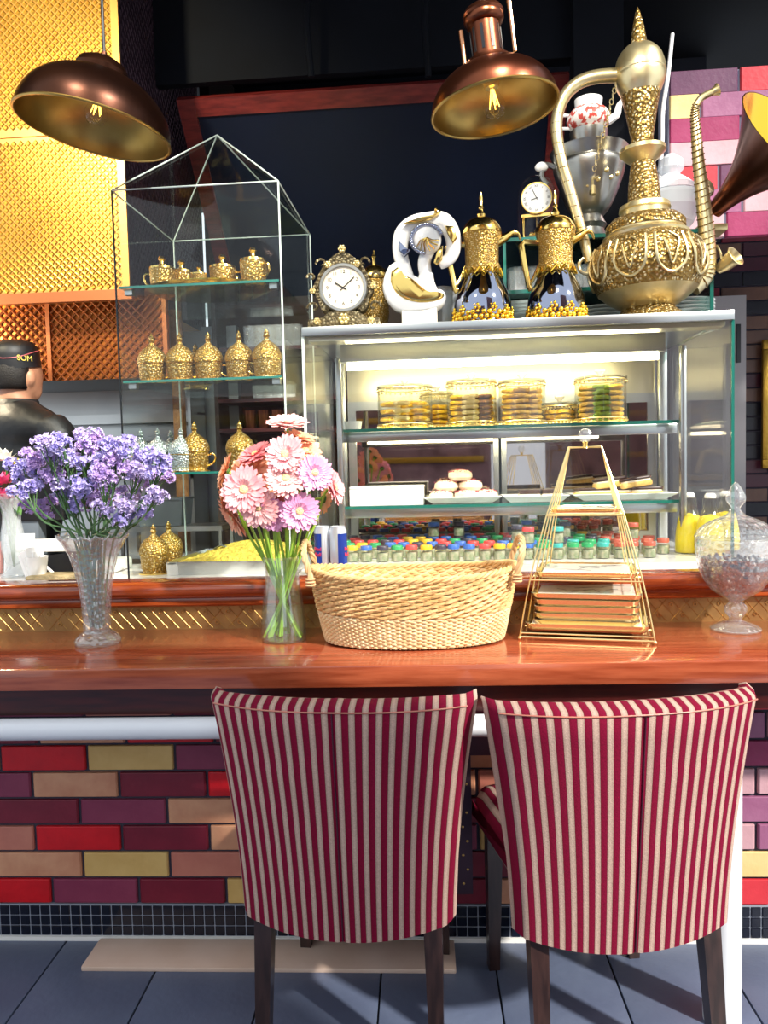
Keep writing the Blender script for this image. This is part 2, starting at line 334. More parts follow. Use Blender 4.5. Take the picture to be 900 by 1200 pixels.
# floor: slate tiles
fl = struct('floor', MB().box(-6, 6, -6, 6, -0.06, -0.006), 'joint', smooth=False)
tm = MB().rbox(-0.1475, 0.1475, -0.298, 0.298, -0.012, 0, 0.003, 2, rb=0.0015).mesh('floor_tile', 'slate')
for i in range(-9, 12):
    for j in range(0, 4):
        o = part('floor_tile', tm, fl, (0.02+i*0.3, -0.02+j*0.602, 0)); o.location = bar(o.location.x, o.location.y, 0); o.rotation_euler = (0, 0, C2)
big = MB().box(-6, 6, -6, -0.35, -0.012, 0).build('floor_slab', 'slate', fl, smooth=False)
MB().box(-6, -2.75, -0.35, 6, -0.012, 0).build('floor_slab', 'slate', fl, smooth=False)
MB().box(3.42, 6, -0.35, 6, -0.012, 0).build('floor_slab', 'slate', fl, smooth=False)
MB().box(-2.75, 3.42, 2.2, 6, -0.012, 0).build('floor_slab', 'slate', fl, smooth=False)

# brick front of the bar
WY = 2.065
wf = struct('wall_front', MB().box(-2.6, 2.6, WY+0.006, WY+0.16, 0, 0.845), 'grout', smooth=False); wf.rotation_euler = (0, 0, C2)
BL, BH, PX_, PZ = 0.241, 0.0685, 0.2495, 0.0768
bm_ = {}
def brick_mesh(c):
    if c not in bm_: bm_[c] = MB().rbox(-BL/2, BL/2, 0, 0.03, -BH/2, BH/2, 0.004, 1, rb=0.002).mesh('brick', 'brick_'+c, smooth=False)
    return bm_[c]
rows = [(62, 'RPM', 1038), (97, 'KYS', 1005), (42, 'SRM', 972), (93, 'MPK', 937), (38, 'PKM', 903), (101, 'RYP', 870), (45, 'MKR', 840), (97, 'PSM', 805), (60, 'YRP', 772)]
NAMES = {'R': 'red', 'P': 'plum', 'M': 'maroon', 'K': 'peach', 'Y': 'tan', 'S': 'salmon', 'C': 'cream', 'V': 'violet', 'B': 'petal', 'O': 'rose', 'L': 'coral', 'E': 'berry'}
RIGHT = 'LCBOBEOLBO'
for n, (jpx, cs, py) in enumerate(rows):
    xj = barlocal(at(jpx, py, 2.03)).x           # joint between first and second listed brick
    z = 0.108+BH/2+n*PZ
    rr = random.Random(n*31)
    for k in range(-6, 12):
        x = xj+(k-0.5)*PX_
        if x < -2.4 or x > 2.4: continue
        if k in (0, 1, 2): c = NAMES[cs[k]]
        elif x > 0.72: c = NAMES[RIGHT[n]] if x < 1.0 else NAMES[rr.choice('LOBCE')]
        elif 0 < x < 0.16 and n == 5: c = 'red'
        else: c = NAMES[rr.choice('RMPMKSMPY')]
        part('brick', brick_mesh(c), wf, (x, WY-0.004, z))
# black mosaic plinth, three courses
tg = MB().box(-2.4, 2.4, WY-0.002, WY+0.01, 0.012, 0.104).build('mosaic_grout', 'tile_grout', wf, smooth=False)
mt = MB().rbox(-0.0132, 0.0132, 0, 0.006, -0.0132, 0.0132, 0.002, 1, rb=0.001).mesh('mosaic_tile', 'tile_black', smooth=False)
ms = MB()
for i in range(-80, 81):
    for j in range(3):
        x = i*0.0295; z = 0.0275+j*0.0295
        if -1.45 < x < 1.0: part('mosaic_tile', mt, wf, (x, WY-0.005, z))
        else: ms.box(x-0.0132, x+0.0132, WY-0.005, WY, z-0.0132, z+0.0132)
tag(ms.build('mosaic_tiles_beyond', 'tile_black', wf, smooth=False), kind='stuff')
MB().box(-2.4, 2.4, WY-0.010, WY+0.01, 0, 0.012).build('plinth_edge', 'white_matt', wf, smooth=False)
# dark embossed metal strip nailed to the brick front between the chairs
tr = struct('trim_1', MB().box(0.02, 0.12, WY-0.012, WY-0.004, 0.14, 0.56).box(-0.05, 0.26, WY-0.0125, WY-0.004, 0.53, 0.60), 'bronze_sheet', smooth=False); tr.rotation_euler = (0, 0, C2)
st = MB()
for i in range(9):
    for j in range(3): st.ball((0.035+j*0.03+(i % 2)*0.012, WY-0.012, 0.17+i*0.04), 0.004, 6, 4, (1, .5, 1))
st.build('stud', 'metal_stud', tr)

# beige board lying on the floor against the plinth
b = MB().rbox(-0.93, 0.065, 1.925, 2.05, 0.0, 0.012, 0.003, 1); o = b.build('floor_board', 'board_beige'); o.rotation_euler = (0, 0, C2)
tag(o, 'pale beige board lying flat on the floor along the black mosaic plinth', 'board')

# bar top, apron, metal splash strip, moulding, back counter
o = MB().rbox(-2.3, 2.2, 1.79, 2.235, 0.797, 0.85, 0.012, 3, rb=0.004).build('bar_counter', 'wood_top'); o.rotation_euler = (0, 0, C2)
tag(o, 'long glossy reddish brown wooden bar top with vases and a basket on it', 'bar counter')
o = MB().box(-2.28, 2.0, 1.83, 1.855, 0.725, 0.797).box(-2.28, 2.0, 1.855, 2.06, 0.765, 0.797).build('bar_apron', 'wood_apron', smooth=False); o.rotation_euler = (0, 0, C2)
tag(o, 'dark red wooden apron board under the front edge of the bar top', 'board')
sp = thing('splash_strip', 'embossed brass strip with rings and diagonal lines behind the bar top', 'metal strip', (0, 0, 0), C2)
MB().box(-2.3, 2.2, 2.232, 2.24, 0.85, 0.922).build('strip', 'metal_strip', sp, smooth=False)
rg = MB(); ln = MB()
for i in range(-64, 64):
    x = i*0.034
    rg.tube([(x+0.005*math.cos(a*PI/5), 2.2305, 0.885+(0.018 if i % 2 else -0.014)+0.005*math.sin(a*PI/5)) for a in range(10)], 0.0014, 5, True)
    ln.tube([(x, 2.2315, 0.917), (x+0.055, 2.2315, 0.855)], 0.0009, 4)
    if i % 2: ln.tube([(x, 2.2315, 0.855), (x+0.055, 2.2315, 0.917)], 0.0009, 4)
rg.build('embossed_ring', 'metal_stud', sp); ln.build('embossed_line', 'metal_stud', sp)
prof = [(2.216, 0.922), (2.212, 0.928), (2.222, 0.936), (2.224, 0.944), (2.206, 0.952), (2.196, 0.964), (2.196, 0.978), (2.204, 0.990), (2.22, 0.996), (2.30, 0.996), (2.30, 0.922)]
vs = [(-2.3, y, z) for y, z in prof]+[(2.2, y, z) for y, z in prof]; n = len(prof)
mo = MB().add(vs, [tuple(range(n)), tuple(range(n, 2*n))[::-1]]+[(i, i+n, (i+1) % n+n, (i+1) % n) for i in range(n)]).build('ledge_moulding', 'wood_moulding', ang=60); mo.rotation_euler = (0, 0, C2)
tag(mo, 'rounded dark red wooden moulding running along the raised back counter', 'moulding')
o = MB().box(-0.98, 2.2, 2.30, 3.16, 0.93, 0.985).box(-2.3, -0.98, 2.30, 2.76, 0.93, 0.985).build('back_counter_slab', 'white_slab', smooth=False); o.rotation_euler = (0, 0, C2)
tag(o, 'white stone slab of the back counter carrying the two glass cases', 'counter')
o = MB().box(-0.96, 2.2, 2.32, 3.1, 0.0, 0.93).box(-2.3, -0.96, 2.32, 2.72, 0.0, 0.93).build('back_counter_base', 'wood_apron', smooth=False); o.rotation_euler = (0, 0, C2)
tag(o, 'dark wooden carcass below the white back counter slab', 'cabinet')

# white tube rail with its post
rl = thing('white_rail', 'white tubular rail and post in front of the brick bar', 'rail', (0, 0, 0), C2)
MB().tube([(-2.3, 1.80, 0.70), (0.74, 1.80, 0.70)], 0.0265, 16).build('rail_tube', 'white_paint', rl)
pp = barlocal(at(857, 1000, 1.74))
MB().lathe([(0.043, 0.0), (0.043, 0.72), (0.036, 0.728)], 24, Matrix.Translation((pp.x, 1.77, 0))).build('post', 'white_paint', rl)

# diamond-embossed sheets
def diamond_sheet(w, h, p, q, d, frm=None):      # XZ plane, raised towards -Y, pieces clipped to the rectangle by centre
    mb = MB()
    nx = int(w/p)+1; nz = int(h/q)+1
    g = 0.10
    for i in range(nx*2):
        for j in range(nz*2):
            if (i+j) % 2: continue
            x = i*p/2; z = j*q/2
            if x < p/2 or x > w-p/2 or z < q/2 or z > h-q/2: continue
            a = p/2*(1-g); c = q/2*(1-g); t = 0.5
            mb.add([(x-a, 0, z), (x, 0, z-c), (x+a, 0, z), (x, 0, z+c), (x-a*t, -d, z), (x, -d, z-c*t), (x+a*t, -d, z), (x, -d, z+c*t)],
                   [(0, 1, 5, 4), (1, 2, 6, 5), (2, 3, 7, 6), (3, 0, 4, 7), (4, 5, 6, 7)])
    return mb
HY, HX = 3.0, -1.235
hood = thing('range_hood', 'tall hood clad in gold diamond-embossed metal sheet above the kitchen', 'hood', (0, 0, 0))
MB().box(-3.2, HX-0.002, HY+0.003, 3.95, 2.03, 3.45).build('body', 'gold_trim', hood, smooth=False)
for z0, z1 in ((2.045, 2.655), (2.68, 3.42)):
    MB().box(-3.2, HX-0.03, HY-0.002, HY+0.003, z0, z1).build('sheet_backing', 'gold_trim', hood, smooth=False)
    o = diamond_sheet(1.95, z1-z0, 0.030, 0.030, 0.0035).build('embossed_sheet', 'gold_sheet', hood, smooth=False, loc=(-3.2, HY-0.002, z0)); tag(o, kind='stuff')
MB().box(-3.2, HX, HY-0.008, HY+0.003, 2.655, 2.68).build('seam_strip', 'gold_trim', hood, smooth=False)
MB().box(HX-0.03, HX, HY-0.008, HY+0.003, 2.03, 3.45).build('corner_strip', 'gold_trim', hood, smooth=False)
o = MB().box(-3.2, HX+0.01, HY-0.015, HY+0.01, 2.005, 2.045).build('lower_trim', 'copper_trim', hood, smooth=False)
sd = diamond_sheet(0.95, 1.4, 0.034, 0.05, 0.003); sd.v = [(-y, x, z) for x, y, z in sd.v]
tag(sd.build('side_sheet', 'bronze_sheet', hood, smooth=False, loc=(HX+0.003, HY, 2.04)), kind='stuff')
MB().box(HX-0.002, HX+0.003, HY, 3.95, 2.03, 3.45).build('side_backing', 'bronze_sheet', hood, smooth=False)

# copper lattice panel and kitchen wall under the hood
cw = struct('wall_kitchen', MB().box(-3.4, -1.05, 3.86, 3.92, 0, 2.05), 'steel_dull', smooth=False)
lat = thing('lattice_panel', 'copper lattice panel with diamond holes above the steel worktop', 'panel', (at(197, 400, 3.12).x-1.52, 3.12, at(60, 446, 3.12).z))
MB().box(0, 1.52, 0.012, 0.02, 0, 0.36).build('backing', 'copper_sheet', lat, smooth=False)
lm = MB()
for i in range(-14, 46):
    for sgn in (1, -1):
        x0 = i*0.037; x1 = x0+sgn*0.36
        # clip to 0..1.52
        def clipx(xa, za, xb, zb, lim, lower):
            t = (lim-xa)/(xb-xa); return lim, za+t*(zb-za)
        xa, za, xb, zb = x0, 0.0, x1, 0.36
        if max(xa, xb) <= 0 or min(xa, xb) >= 1.52: continue
        if xa < 0: xa, za = clipx(xa, za, xb, zb, 0, 1)
        if xb < 0: xb, zb = clipx(xa, za, xb, zb, 0, 1)
        if xa > 1.52: xa, za = clipx(xa, za, xb, zb, 1.52, 0)
        if xb > 1.52: xb, zb = clipx(xa, za, xb, zb, 1.52, 0)
        lm.tube([(xa, 0.006, za), (xb, 0.006, zb)], 0.0045, 4)
tag(lm.build('lattice', 'copper_trim', lat, smooth=False), kind='stuff')
for i in range(4): MB().box(i*0.5, i*0.5+0.018, -0.004, 0.012, 0, 0.36).build('batten', 'copper_trim', lat, smooth=False)

# dark back wall, ceiling, beams
struct('wall_back', MB().box(-1.2, 1.45, 4.45, 4.5, 0, 3.5), 'navy_wall', smooth=False)
struct('wall_divider', MB().box(-1.22, -1.17, 3.95, 4.45, 0, 3.5), 'dark_kitchen', smooth=False)
struct('ceiling', MB().box(-4, 3.5, 2.6, 6.5, 3.5, 3.6).box(-4, 1.1, 1.5, 2.6, 3.5, 3.6), 'dark_ceiling', smooth=False)  # unseen front strip shaped to shade the hood yet let sun onto the header
struct('wall_above', MB().box(-1.23, 0.68, 3.36, 3.40, 3.0, 3.5).box(0.55, 0.75, 3.30, 3.40, 2.2, 3.5), 'dark_ceiling', smooth=False)
for k, (px, y) in enumerate(((365, 3.30), (502, 3.30))):
    p = at(px, 90, y); o = MB().tube([(p.x, y, p.z), (p.x-0.01, y-0.03, p.z+0.2), (p.x+0.01, y, p.z+0.45)], 0.014, 8).build('cable_duct', 'dark_ceiling')
    tag(o, ('thin dark duct hanging from the black ceiling near the left glass case' if k == 0 else 'thin dark duct beside the copper pendant under the black ceiling'), 'duct')
# leaning framed board under the ceiling
p0 = at(207, 115, 3.4); p1 = at(667, 88, 3.4)
fb = thing('framed_board', 'large black board in a red wooden frame leaning forward above the cases', 'board', (0, 3.4, 2.955)); fb.rotation_euler = (R(41), 0, 0)
x0, x1, t = p0.x, p1.x, 0.075
MB().box(x0+t, x1-t, 0.004, 0.02, -1.3, -t).build('panel', 'navy_board', fb, smooth=False)
MB().box(x0+t, x1-t, -0.008, 0.03, -t, 0).build('rail', 'wood_red', fb, smooth=False); MB().box(x0+t, x1-t, -0.008, 0.03, -1.37, -1.3).build('rail', 'wood_red', fb, smooth=False)
MB().box(x0, x0+t, -0.01, 0.03, -1.37, 0).build('stile', 'wood_red', fb, smooth=False); MB().box(x1-t, x1, -0.01, 0.03, -1.37, 0).build('stile', 'wood_red', fb, smooth=False)

# sunlit painted brick header on the right
HB = 3.12
hx0 = at(783, 100, HB).x
wh = struct('wall_header', MB().box(hx0, 3.4, HB+0.006, HB+0.14, at(840, 268, HB).z, at(840, 82, HB).z), 'grout_pale', smooth=False)
hr = [([('dusk', 866), ('coral', 960)], 97), ([('cream', 821), ('rose', 925)], 125), ([('berry', 868), ('petal', 965)], 153), ([('petal', 868), ('rose', 965)], 181), ([('coral', 842), ('dusk', 930)], 210), ([('rose', 870), ('petal', 970)], 238), ([('petal', 850), ('berry', 950)], 266)]
for ends, py in hr:
    xa = hx0; z = at(840, py-2, HB).z; hb = 0.0445
    def hbrick(xa, xb, c): MB().rbox(xa+0.005, xb-0.005, HB-0.004, HB+0.03, z-hb, z+hb, 0.004, 1, rb=0.002).build('brick', 'brick_'+c, wh, smooth=False)
    for c, pxe in ends:
        xb = at(pxe, py, HB).x; hbrick(xa, xb, c); xa = xb
    rr = random.Random(py)
    while xa < 3.2:
        xb = xa+0.32; hbrick(xa, xb, rr.choice(['coral', 'rose', 'petal', 'cream', 'berry'])); xa = xb
# dim striped brick wall at the back right, wallpaper above, grey door
DY = 4.3
wd = struct('wall_right', MB().box(1.25, 4.0, DY+0.006, DY+0.16, 0, 2.55), 'grout', smooth=False)
rr = random.Random(5); bms = {}
for n in range(33):
    z = 0.04+n*0.0768; x = 1.35+(0.11 if n % 2 else 0.0)
    for k in range(5):
        if z < 2.5 and x+k*0.25 < 2.6: part('brick', brick_mesh(rr.choice(['black', 'wine', 'brown', 'wine', 'black', 'maroon'])), wd, (x+k*0.25, DY-0.004, z))
o = MB().box(1.3, 3.0, DY-0.03, DY-0.012, at(850, 272, DY).z, 3.2).build('wallpaper', 'wallpaper', smooth=False)
tag(o, 'patch of beige damask wallpaper above the dim striped bricks', 'wallpaper')
o = MB().box(at(880, 240, DY).x, at(893, 240, DY).x, DY-0.06, DY-0.03, at(850, 272, DY).z, 3.2).build('studded_post', 'edge_dark', smooth=False); tag(o, 'black studded vertical strip beside the damask wallpaper', 'post')
dr = tag(thing('door_1', 'pale grey cabinet door with hinge beyond the cake case', 'door', (0, 0, 0)), kind='structure')
dx0, dx1, dz1 = at(835, 400, DY-0.06).x, at(873, 400, DY-0.06).x, at(860, 347, DY-0.06).z
MB().box(dx0-0.5, dx1-0.07, DY-0.06, DY-0.02, 0, dz1-0.07).build('leaf', 'door_grey', dr, smooth=False)
MB().box(dx0-0.5, dx1, DY-0.075, DY-0.02, dz1-0.07, dz1).box(dx1-0.07, dx1, DY-0.075, DY-0.02, 0, dz1-0.07).build('frame', 'door_grey', dr, smooth=False)
MB().box(dx1-0.05, dx1-0.03, DY-0.085, DY-0.075, dz1-0.35, dz1-0.15).build('hinge', 'edge_dark', dr, smooth=False)
p = at(905, 470, 4.0); gf = thing('picture_frame', 'gilded ornate picture frame at the far right edge', 'frame', (p.x+0.30, 4.27, p.z))
for a, b_, c, d in ((-0.25, 0.25, 0.29, 0.34), (-0.25, 0.25, -0.34, -0.29), (-0.25, -0.20, -0.29, 0.29), (0.20, 0.25, -0.29, 0.29)):
    MB().rbox(a, b_, -0.03, 0, c, d, 0.008, 2).build('moulding', 'gold_frame', gf)
MB().box(-0.2, 0.2, -0.008, 0, -0.29, 0.29).build('picture', 'wine_panel' if 'wine_panel' in MATS else 'brick_wine', gf, smooth=False)
# wall of the room behind the photographer, seen only in reflections
wr = struct('wall_room', MB().box(-4.5, 0.6, -4.6, -4.5, 0, 2.2), 'mauve_tile', smooth=False)
for i in range(2):
    g = thing('gilded_moulding', 'long gilded wall moulding on the opposite wall, %s of the pair' % ('lower' if i == 0 else 'upper'), 'moulding', (0, 0, 0))
    MB().rbox(-4.4, 0.5, -4.5, -4.44, 1.35+i*0.55, 1.43+i*0.55, 0.01, 2).build('bar', 'gold_frame', g)
struct('wall_sunblock', MB().box(0.80, 1.95, -0.28, 0.0, 0, 3.5), 'mauve_tile', smooth=False)  # unseen pier added to keep the sun off the left side
# ================================================================== CHAIRS
def uvmesh(name, grid, uvs, mat, closed_v=True):       # grid[i][j] points, i across, j around the section (closed)
    ni, nj = len(grid), len(grid[0])
    me = bpy.data.meshes.new(name); vs = [tuple(p) for row in grid for p in row]; fs = []; luv = []
    for i in range(ni-1):
        for j in range(nj):
            k = (j+1) % nj; fs.append((i*nj+j, (i+1)*nj+j, (i+1)*nj+k, i*nj+k)); luv += [uvs[i], uvs[i+1], uvs[i+1], uvs[i]]
    fs.append(tuple(range(nj))); luv += [uvs[0]]*nj; fs.append(tuple((ni-1)*nj+j for j in range(nj))[::-1]); luv += [uvs[-1]]*nj
    me.from_pydata(vs, [], fs); l = me.uv_layers.new(name='UVMap')
    for q, u in zip(l.data, luv): q.uv = (u, 0)
    me.materials.append(MATS[mat]); me.shade_smooth(); me.set_sharp_from_angle(angle=R(55)); return me
def chair_back_mesh(wt=0.29, wb=0.236):
    NU = 48; grid = []; us = []
    for i in range(NU+1):
        u = -1+2*i/NU; s = abs(u)
        def W(v): return wb+(wt-wb)*(0.15*v+0.85*v**1.7)
        def off(v): return 0.092*(0.55+0.45*v)*s**2.3 - 0.055*v + (0.004 if s < 0.02 else 0)
        zb = 0.322+0.026*s**2; zt = 0.832-0.008*s**2
        sec = []
        for v in [k/10 for k in range(11)]:
            rr = 0.012*(1-min(1, (1-s)*14)) if s > 0.93 else 0
            sec.append((u*W(v)*(1), off(v)+rr*2.2, zb+(zt-zb)*v))
        # rounded top to the inner face
        th = 0.085*(1-0.25*s**4)
        xt, yt, z_ = sec[-1]
        sec += [(xt, yt+0.006, zt+0.008), (xt*0.995, yt+th*0.5, zt+0.016), (xt*0.985, yt+th-0.008, zt+0.006)]
        for v in [k/5 for k in range(5, -1, -1)]:
            sec.append((u*W(v)*0.97, off(v)+th*(0.9+0.1*v), zb+(zt-zb)*v*0.985))
        grid.append(sec); us.append((u+1)*10.5-0.22)
    return uvmesh('backrest', grid, us, 'striped_fabric')
def chair_seat_mesh():
    NU = 36; grid = []; us = []
    for i in range(NU+1):
        u = -1+2*i/NU; s = abs(u); x = u*0.215
        e = 0.03*max(0, (s-0.82)/0.18)**2
        z0, z1 = 0.365+e*2.2, 0.495-e*1.2+0.012*(1-s*s)
        y0, y1 = 0.05+e, 0.500-e*0.9-0.02*s*s
        sec = [(x, y0, z0), (x, y0, z1), (x, y0+0.15, z1+0.004), (x, y1-0.06, z1), (x, y1-0.02, z1-0.012), (x, y1, z1-0.04), (x, y1-0.004, z0+0.03), (x, y1-0.03, z0)]
        sec = [(x_*(.95+.19*(y_-.05)/.45), y_, z_) for x_, y_, z_ in sec]
        grid.append(sec); us.append((u+1)*9.5)
    return uvmesh('seat', grid, us, 'striped_fabric')
def leg_mb(x, y, sx, sy, ztop):
    mb = MB(); a, b = 0.021, 0.014
    tx, ty, bx_, by = x, y, x+sx, y+sy
    vs = [(tx-a, ty-a, ztop), (tx+a, ty-a, ztop), (tx+a, ty+a, ztop), (tx-a, ty+a, ztop), (bx_-b, by-b, 0), (bx_+b, by-b, 0), (bx_+b, by+b, 0), (bx_-b, by+b, 0)]
    return mb.add(vs, [(0, 1, 2, 3), (7, 6, 5, 4), (0, 4, 5, 1), (1, 5, 6, 2), (2, 6, 7, 3), (3, 7, 4, 0)])
ch = thing('upholstered_chair', 'striped burgundy and cream chair on the left, back to the viewer', 'chair', (-0.238, 1.545, 0), R(-2), 'striped chairs at the bar')
part('backrest', chair_back_mesh(), ch); part('seat', chair_seat_mesh(), ch)
for x, y, sx, sy, zt in ((-0.185, 0.075, -0.004, -0.05, 0.40), (0.185, 0.075, 0.008, -0.05, 0.40), (-0.185, 0.45, -0.004, 0.012, 0.42), (0.185, 0.45, 0.004, 0.012, 0.42)):
    leg_mb(x, y, sx, sy, zt).build('leg', 'wood_leg', ch, smooth=False)
MB().tube([(0, 0.0015+0.0-0.055*v-0.0, 0.324+0.506*v) for v in [k/12 for k in range(13)]], 0.0016, 5).build('back_seam', 'brick_wine', ch)
tb = []
for i in range(41):
    u = -0.93+1.86*i/40; s = abs(u); tb.append((u*0.290, 0.092*s**2.3-0.055-0.001, 0.832-0.008*s**2))
MB().tube(tb, 0.0018, 5).build('top_seam', 'brick_salmon', ch)
c2 = dup(ch, (0.362, 1.535, 0), R(10), 'striped burgundy and cream chair on the right, turned slightly towards the other chair')

# ================================================================== THINGS ON THE BAR
Z0 = 0.8505
# ---- crystal vase with statice
pv = atz(115, 754, 0.85); VX, VY = pv.x, pv.y
vase = thing('crystal_vase', 'tall flared cut crystal vase holding the purple statice', 'vase', (VX, VY, Z0))
def cutfn(k, amp, tw=60): return lambda a, z: 1+amp*math.cos(k*a+z*tw)*math.cos(k*a-z*tw)
op = curve1([(0.060, 0.0), (0.062, 0.012), (0.050, 0.026), (0.037, 0.036), (0.037, 0.06), (0.040, 0.12), (0.050, 0.19), (0.066, 0.25), (0.092, 0.298)], 4)
ip = [(max(r-0.005, 0.002), max(z, 0.034)) for r, z in op[::-1] if z > 0.03]
MB().shell([(0.0, 0.0)]+op+[(0.090, 0.300)]+ip+[(0, 0.034)], 48, None, lambda a, z: (1+0.02*math.cos(12*a+z*70)*math.cos(12*a-z*70) if 0.04 < z < 0.27 else 1+(0.02*math.cos(16*a) if z >= 0.27 else 0))).build('body', 'crystal', vase, ang=20)
cr = MB()
for k in range(16):
    a = 2*PI*k/16; cr.tube([(0.088*math.cos(a), 0.088*math.sin(a), 0.292), (0.094*math.cos(a+0.1), 0.094*math.sin(a+0.1), 0.304), (0.088*math.cos(a+0.39), 0.088*math.sin(a+0.39), 0.292)], 0.003, 5)
cr.build('scalloped_rim', 'crystal', vase)
# statice stems: one thing each
def statice(i, head, mat, where):
    rnd = random.Random(i*13+1)
    base = Vector((VX+rnd.uniform(-.02, .02), VY+rnd.uniform(-.02, .02), Z0+0.045))
    o = thing('statice_stem', 'purple statice stem, '+where, 'flower', base, 0, 'statice in the crystal vase')
    H = Vector(head)-base
    neck = Vector((H.x*0.18+rnd.uniform(-.02, .02), H.y*0.18, 0.24))
    P = sline([(0, 0, 0), neck, H*0.72+Vector((0, 0, 0.02)), H-Vector((0, 0, .02))], 5)
    MB().tube(P, [0.0026]*len(P), 5).build('stem', 'stem_dark', o)
    fl = MB(); br = MB()
    for c in range(rnd.randint(5, 7)):
        cc = H+Vector((rnd.gauss(0, .019), rnd.gauss(0, .02), rnd.gauss(0, .016)))
        br.tube([P[-4], (P[-4]+cc)/2+Vector((0, 0, -.006)), cc], 0.0014, 4)
        for k in range(22):
            d = Vector((rnd.gauss(0, 1), rnd.gauss(0, 1)-0.3, rnd.gauss(0.5, .8))).normalized()
            q = cc+d*rnd.uniform(.008, .022)*Vector((1.15, 1, .8)).length/1.7
            rot = d.to_track_quat('Z', 'X').to_matrix().to_4x4(); s = rnd.uniform(.0062, .009)
            T = Matrix.Translation(q) @ rot
            ring = [(s*(1 if m % 2 else .62)*math.cos(m*PI/5), s*(1 if m % 2 else .62)*math.sin(m*PI/5), s*(.35+rnd.uniform(-.2, .2))) for m in range(10)]
            fl.add([(0, 0, -s*.5)]+ring, [(0, m+1, (m+1) % 10+1) for m in range(10)], T)
    fl.build('florets', mat, o, smooth=False); br.build('branches', 'leaf', o)
    return o
heads = [(95, 512), (75, 520), (118, 525), (55, 522), (140, 523), (40, 540), (85, 540), (110, 548), (135, 545), (160, 552), (25, 560), (60, 552), (70, 572), (95, 566), (125, 568), (150, 575), (30, 575), (110, 590), (140, 598), (85, 585), (175, 560), (182, 575), (170, 540), (48, 590), (120, 540), (155, 600), (98, 528), (65, 538), (187, 545), (128, 583)]
spots = {}
for i, (x, y) in enumerate(heads):
    d = VY-0.05+random.Random(i).uniform(-0.06, 0.11)
    rowd = 'topmost' if y < 524 else 'upper' if y < 541 else 'middle' if y < 556 else 'lower' if y < 580 else 'lowest'
    cold = 'far left' if x < 45 else 'left' if x < 72 else 'left of centre' if x < 97 else 'centre' if x < 122 else 'right of centre' if x < 145 else 'right' if x < 172 else 'far right'
    spots.setdefault((rowd, cold), []).append((d, i, x, y))
for (rowd, cold), ls in spots.items():
    for k, (d, i, x, y) in enumerate(sorted(ls)):
        dep = '' if len(ls) == 1 else (', front' if k == 0 else ', rear' if k == len(ls)-1 else ', between two others')
        statice(i, at(x, y, d), ('statice', 'statice2', 'statice3')[i % 3], '%s tier, %s of the crystal vase bunch%s' % (rowd, cold, dep))
# ---- second vase at the left edge with pink and white flowers
p2 = at(14, 692, 2.40); lv = thing('bud_vase', 'slim pressed glass vase at the left edge with pink flowers', 'vase', (p2.x, 2.42, 0.988))
op = curve1([(0.042, 0), (0.040, 0.006), (0.022, 0.03), (0.034, 0.08), (0.036, 0.13), (0.028, 0.19), (0.034, 0.235), (0.060, 0.275)], 4)
MB().shell([(0, 0)]+op+[(max(r-0.004, 0.002), z) for r, z in op[::-1] if z > 0.03]+[(0, 0.032)], 32, None, lambda a, z: 1+0.02*math.cos(16*a)).build('body', 'glass_frost', lv, ang=20)
def simple_flower(base, head, pm_, label, grp, n=14, r=0.03, name='cut_flower'):
    o = thing(name, label, 'flower', base, 0, grp); H = Vector(head)-Vector(base); rnd = random.Random(int(head[0]*9999))
    P = sline([(0, 0, 0), (H.x*0.3, H.y*0.3, H.z*0.6), H], 5); MB().tube(P, 0.003, 5).build('stem', 'leaf', o)
    mb = MB()
    for k in range(n*2):
        a = 2*PI*k/n+rnd.uniform(-.2, .2); el = rnd.uniform(0.1, 1.3); l = r*rnd.uniform(.7, 1)
        d = Vector((math.cos(a)*math.cos(el), math.sin(a)*math.cos(el), math.sin(el))); sd = d.cross(Vector((0, 0, 1))).normalized()*l*0.3
        b0 = H; mb.add([b0, b0+d*l*.5+sd, b0+d*l, b0+d*l*.5-sd, b0+d*l*.55+Vector((0, 0, -.004))], [(0, 1, 4), (1, 2, 4), (2, 3, 4), (3, 0, 4)])
    mb.build('petals', pm_, o, smooth=False)
    lf = MB()
    for k in range(3):
        a = rnd.uniform(0, 6.28); q = H*rnd.uniform(.6, .85); d = Vector((math.cos(a)*.5, math.sin(a)*.5, .7))*0.06; s = Vector((-math.sin(a), math.cos(a), 0))*0.009
        lf.add([q, q+d*.5+s, q+d, q+d*.5-s], [(0, 1, 2, 3)])
    lf.build('leaves', 'leaf', o, smooth=False)
bs = (p2.x, 2.42, 1.02)
for (x, y, m_, l_) in ((6, 540, 'petal_whitepetal', 'white carnation at the left edge above pink blossoms'), (5, 568, 'petal_hotpink', 'hot pink blossom just below the white carnation'), (8, 585, 'petal_hotpink', 'low hot pink blossom in the slim glass vase'), (-12, 575, 'petal_hotpink', 'hot pink blossom partly cut off by the left edge'), (22, 545, 'petal_yellowpetal', 'upper small yellow flower between statice and pink blossoms'), (30, 570, 'petal_yellowpetal', 'lower small yellow flower beside the purple statice')):
    simple_flower(bs, at(x, y, 2.40), m_, l_, None, r=0.052 if 'yellow' not in m_ else 0.026)

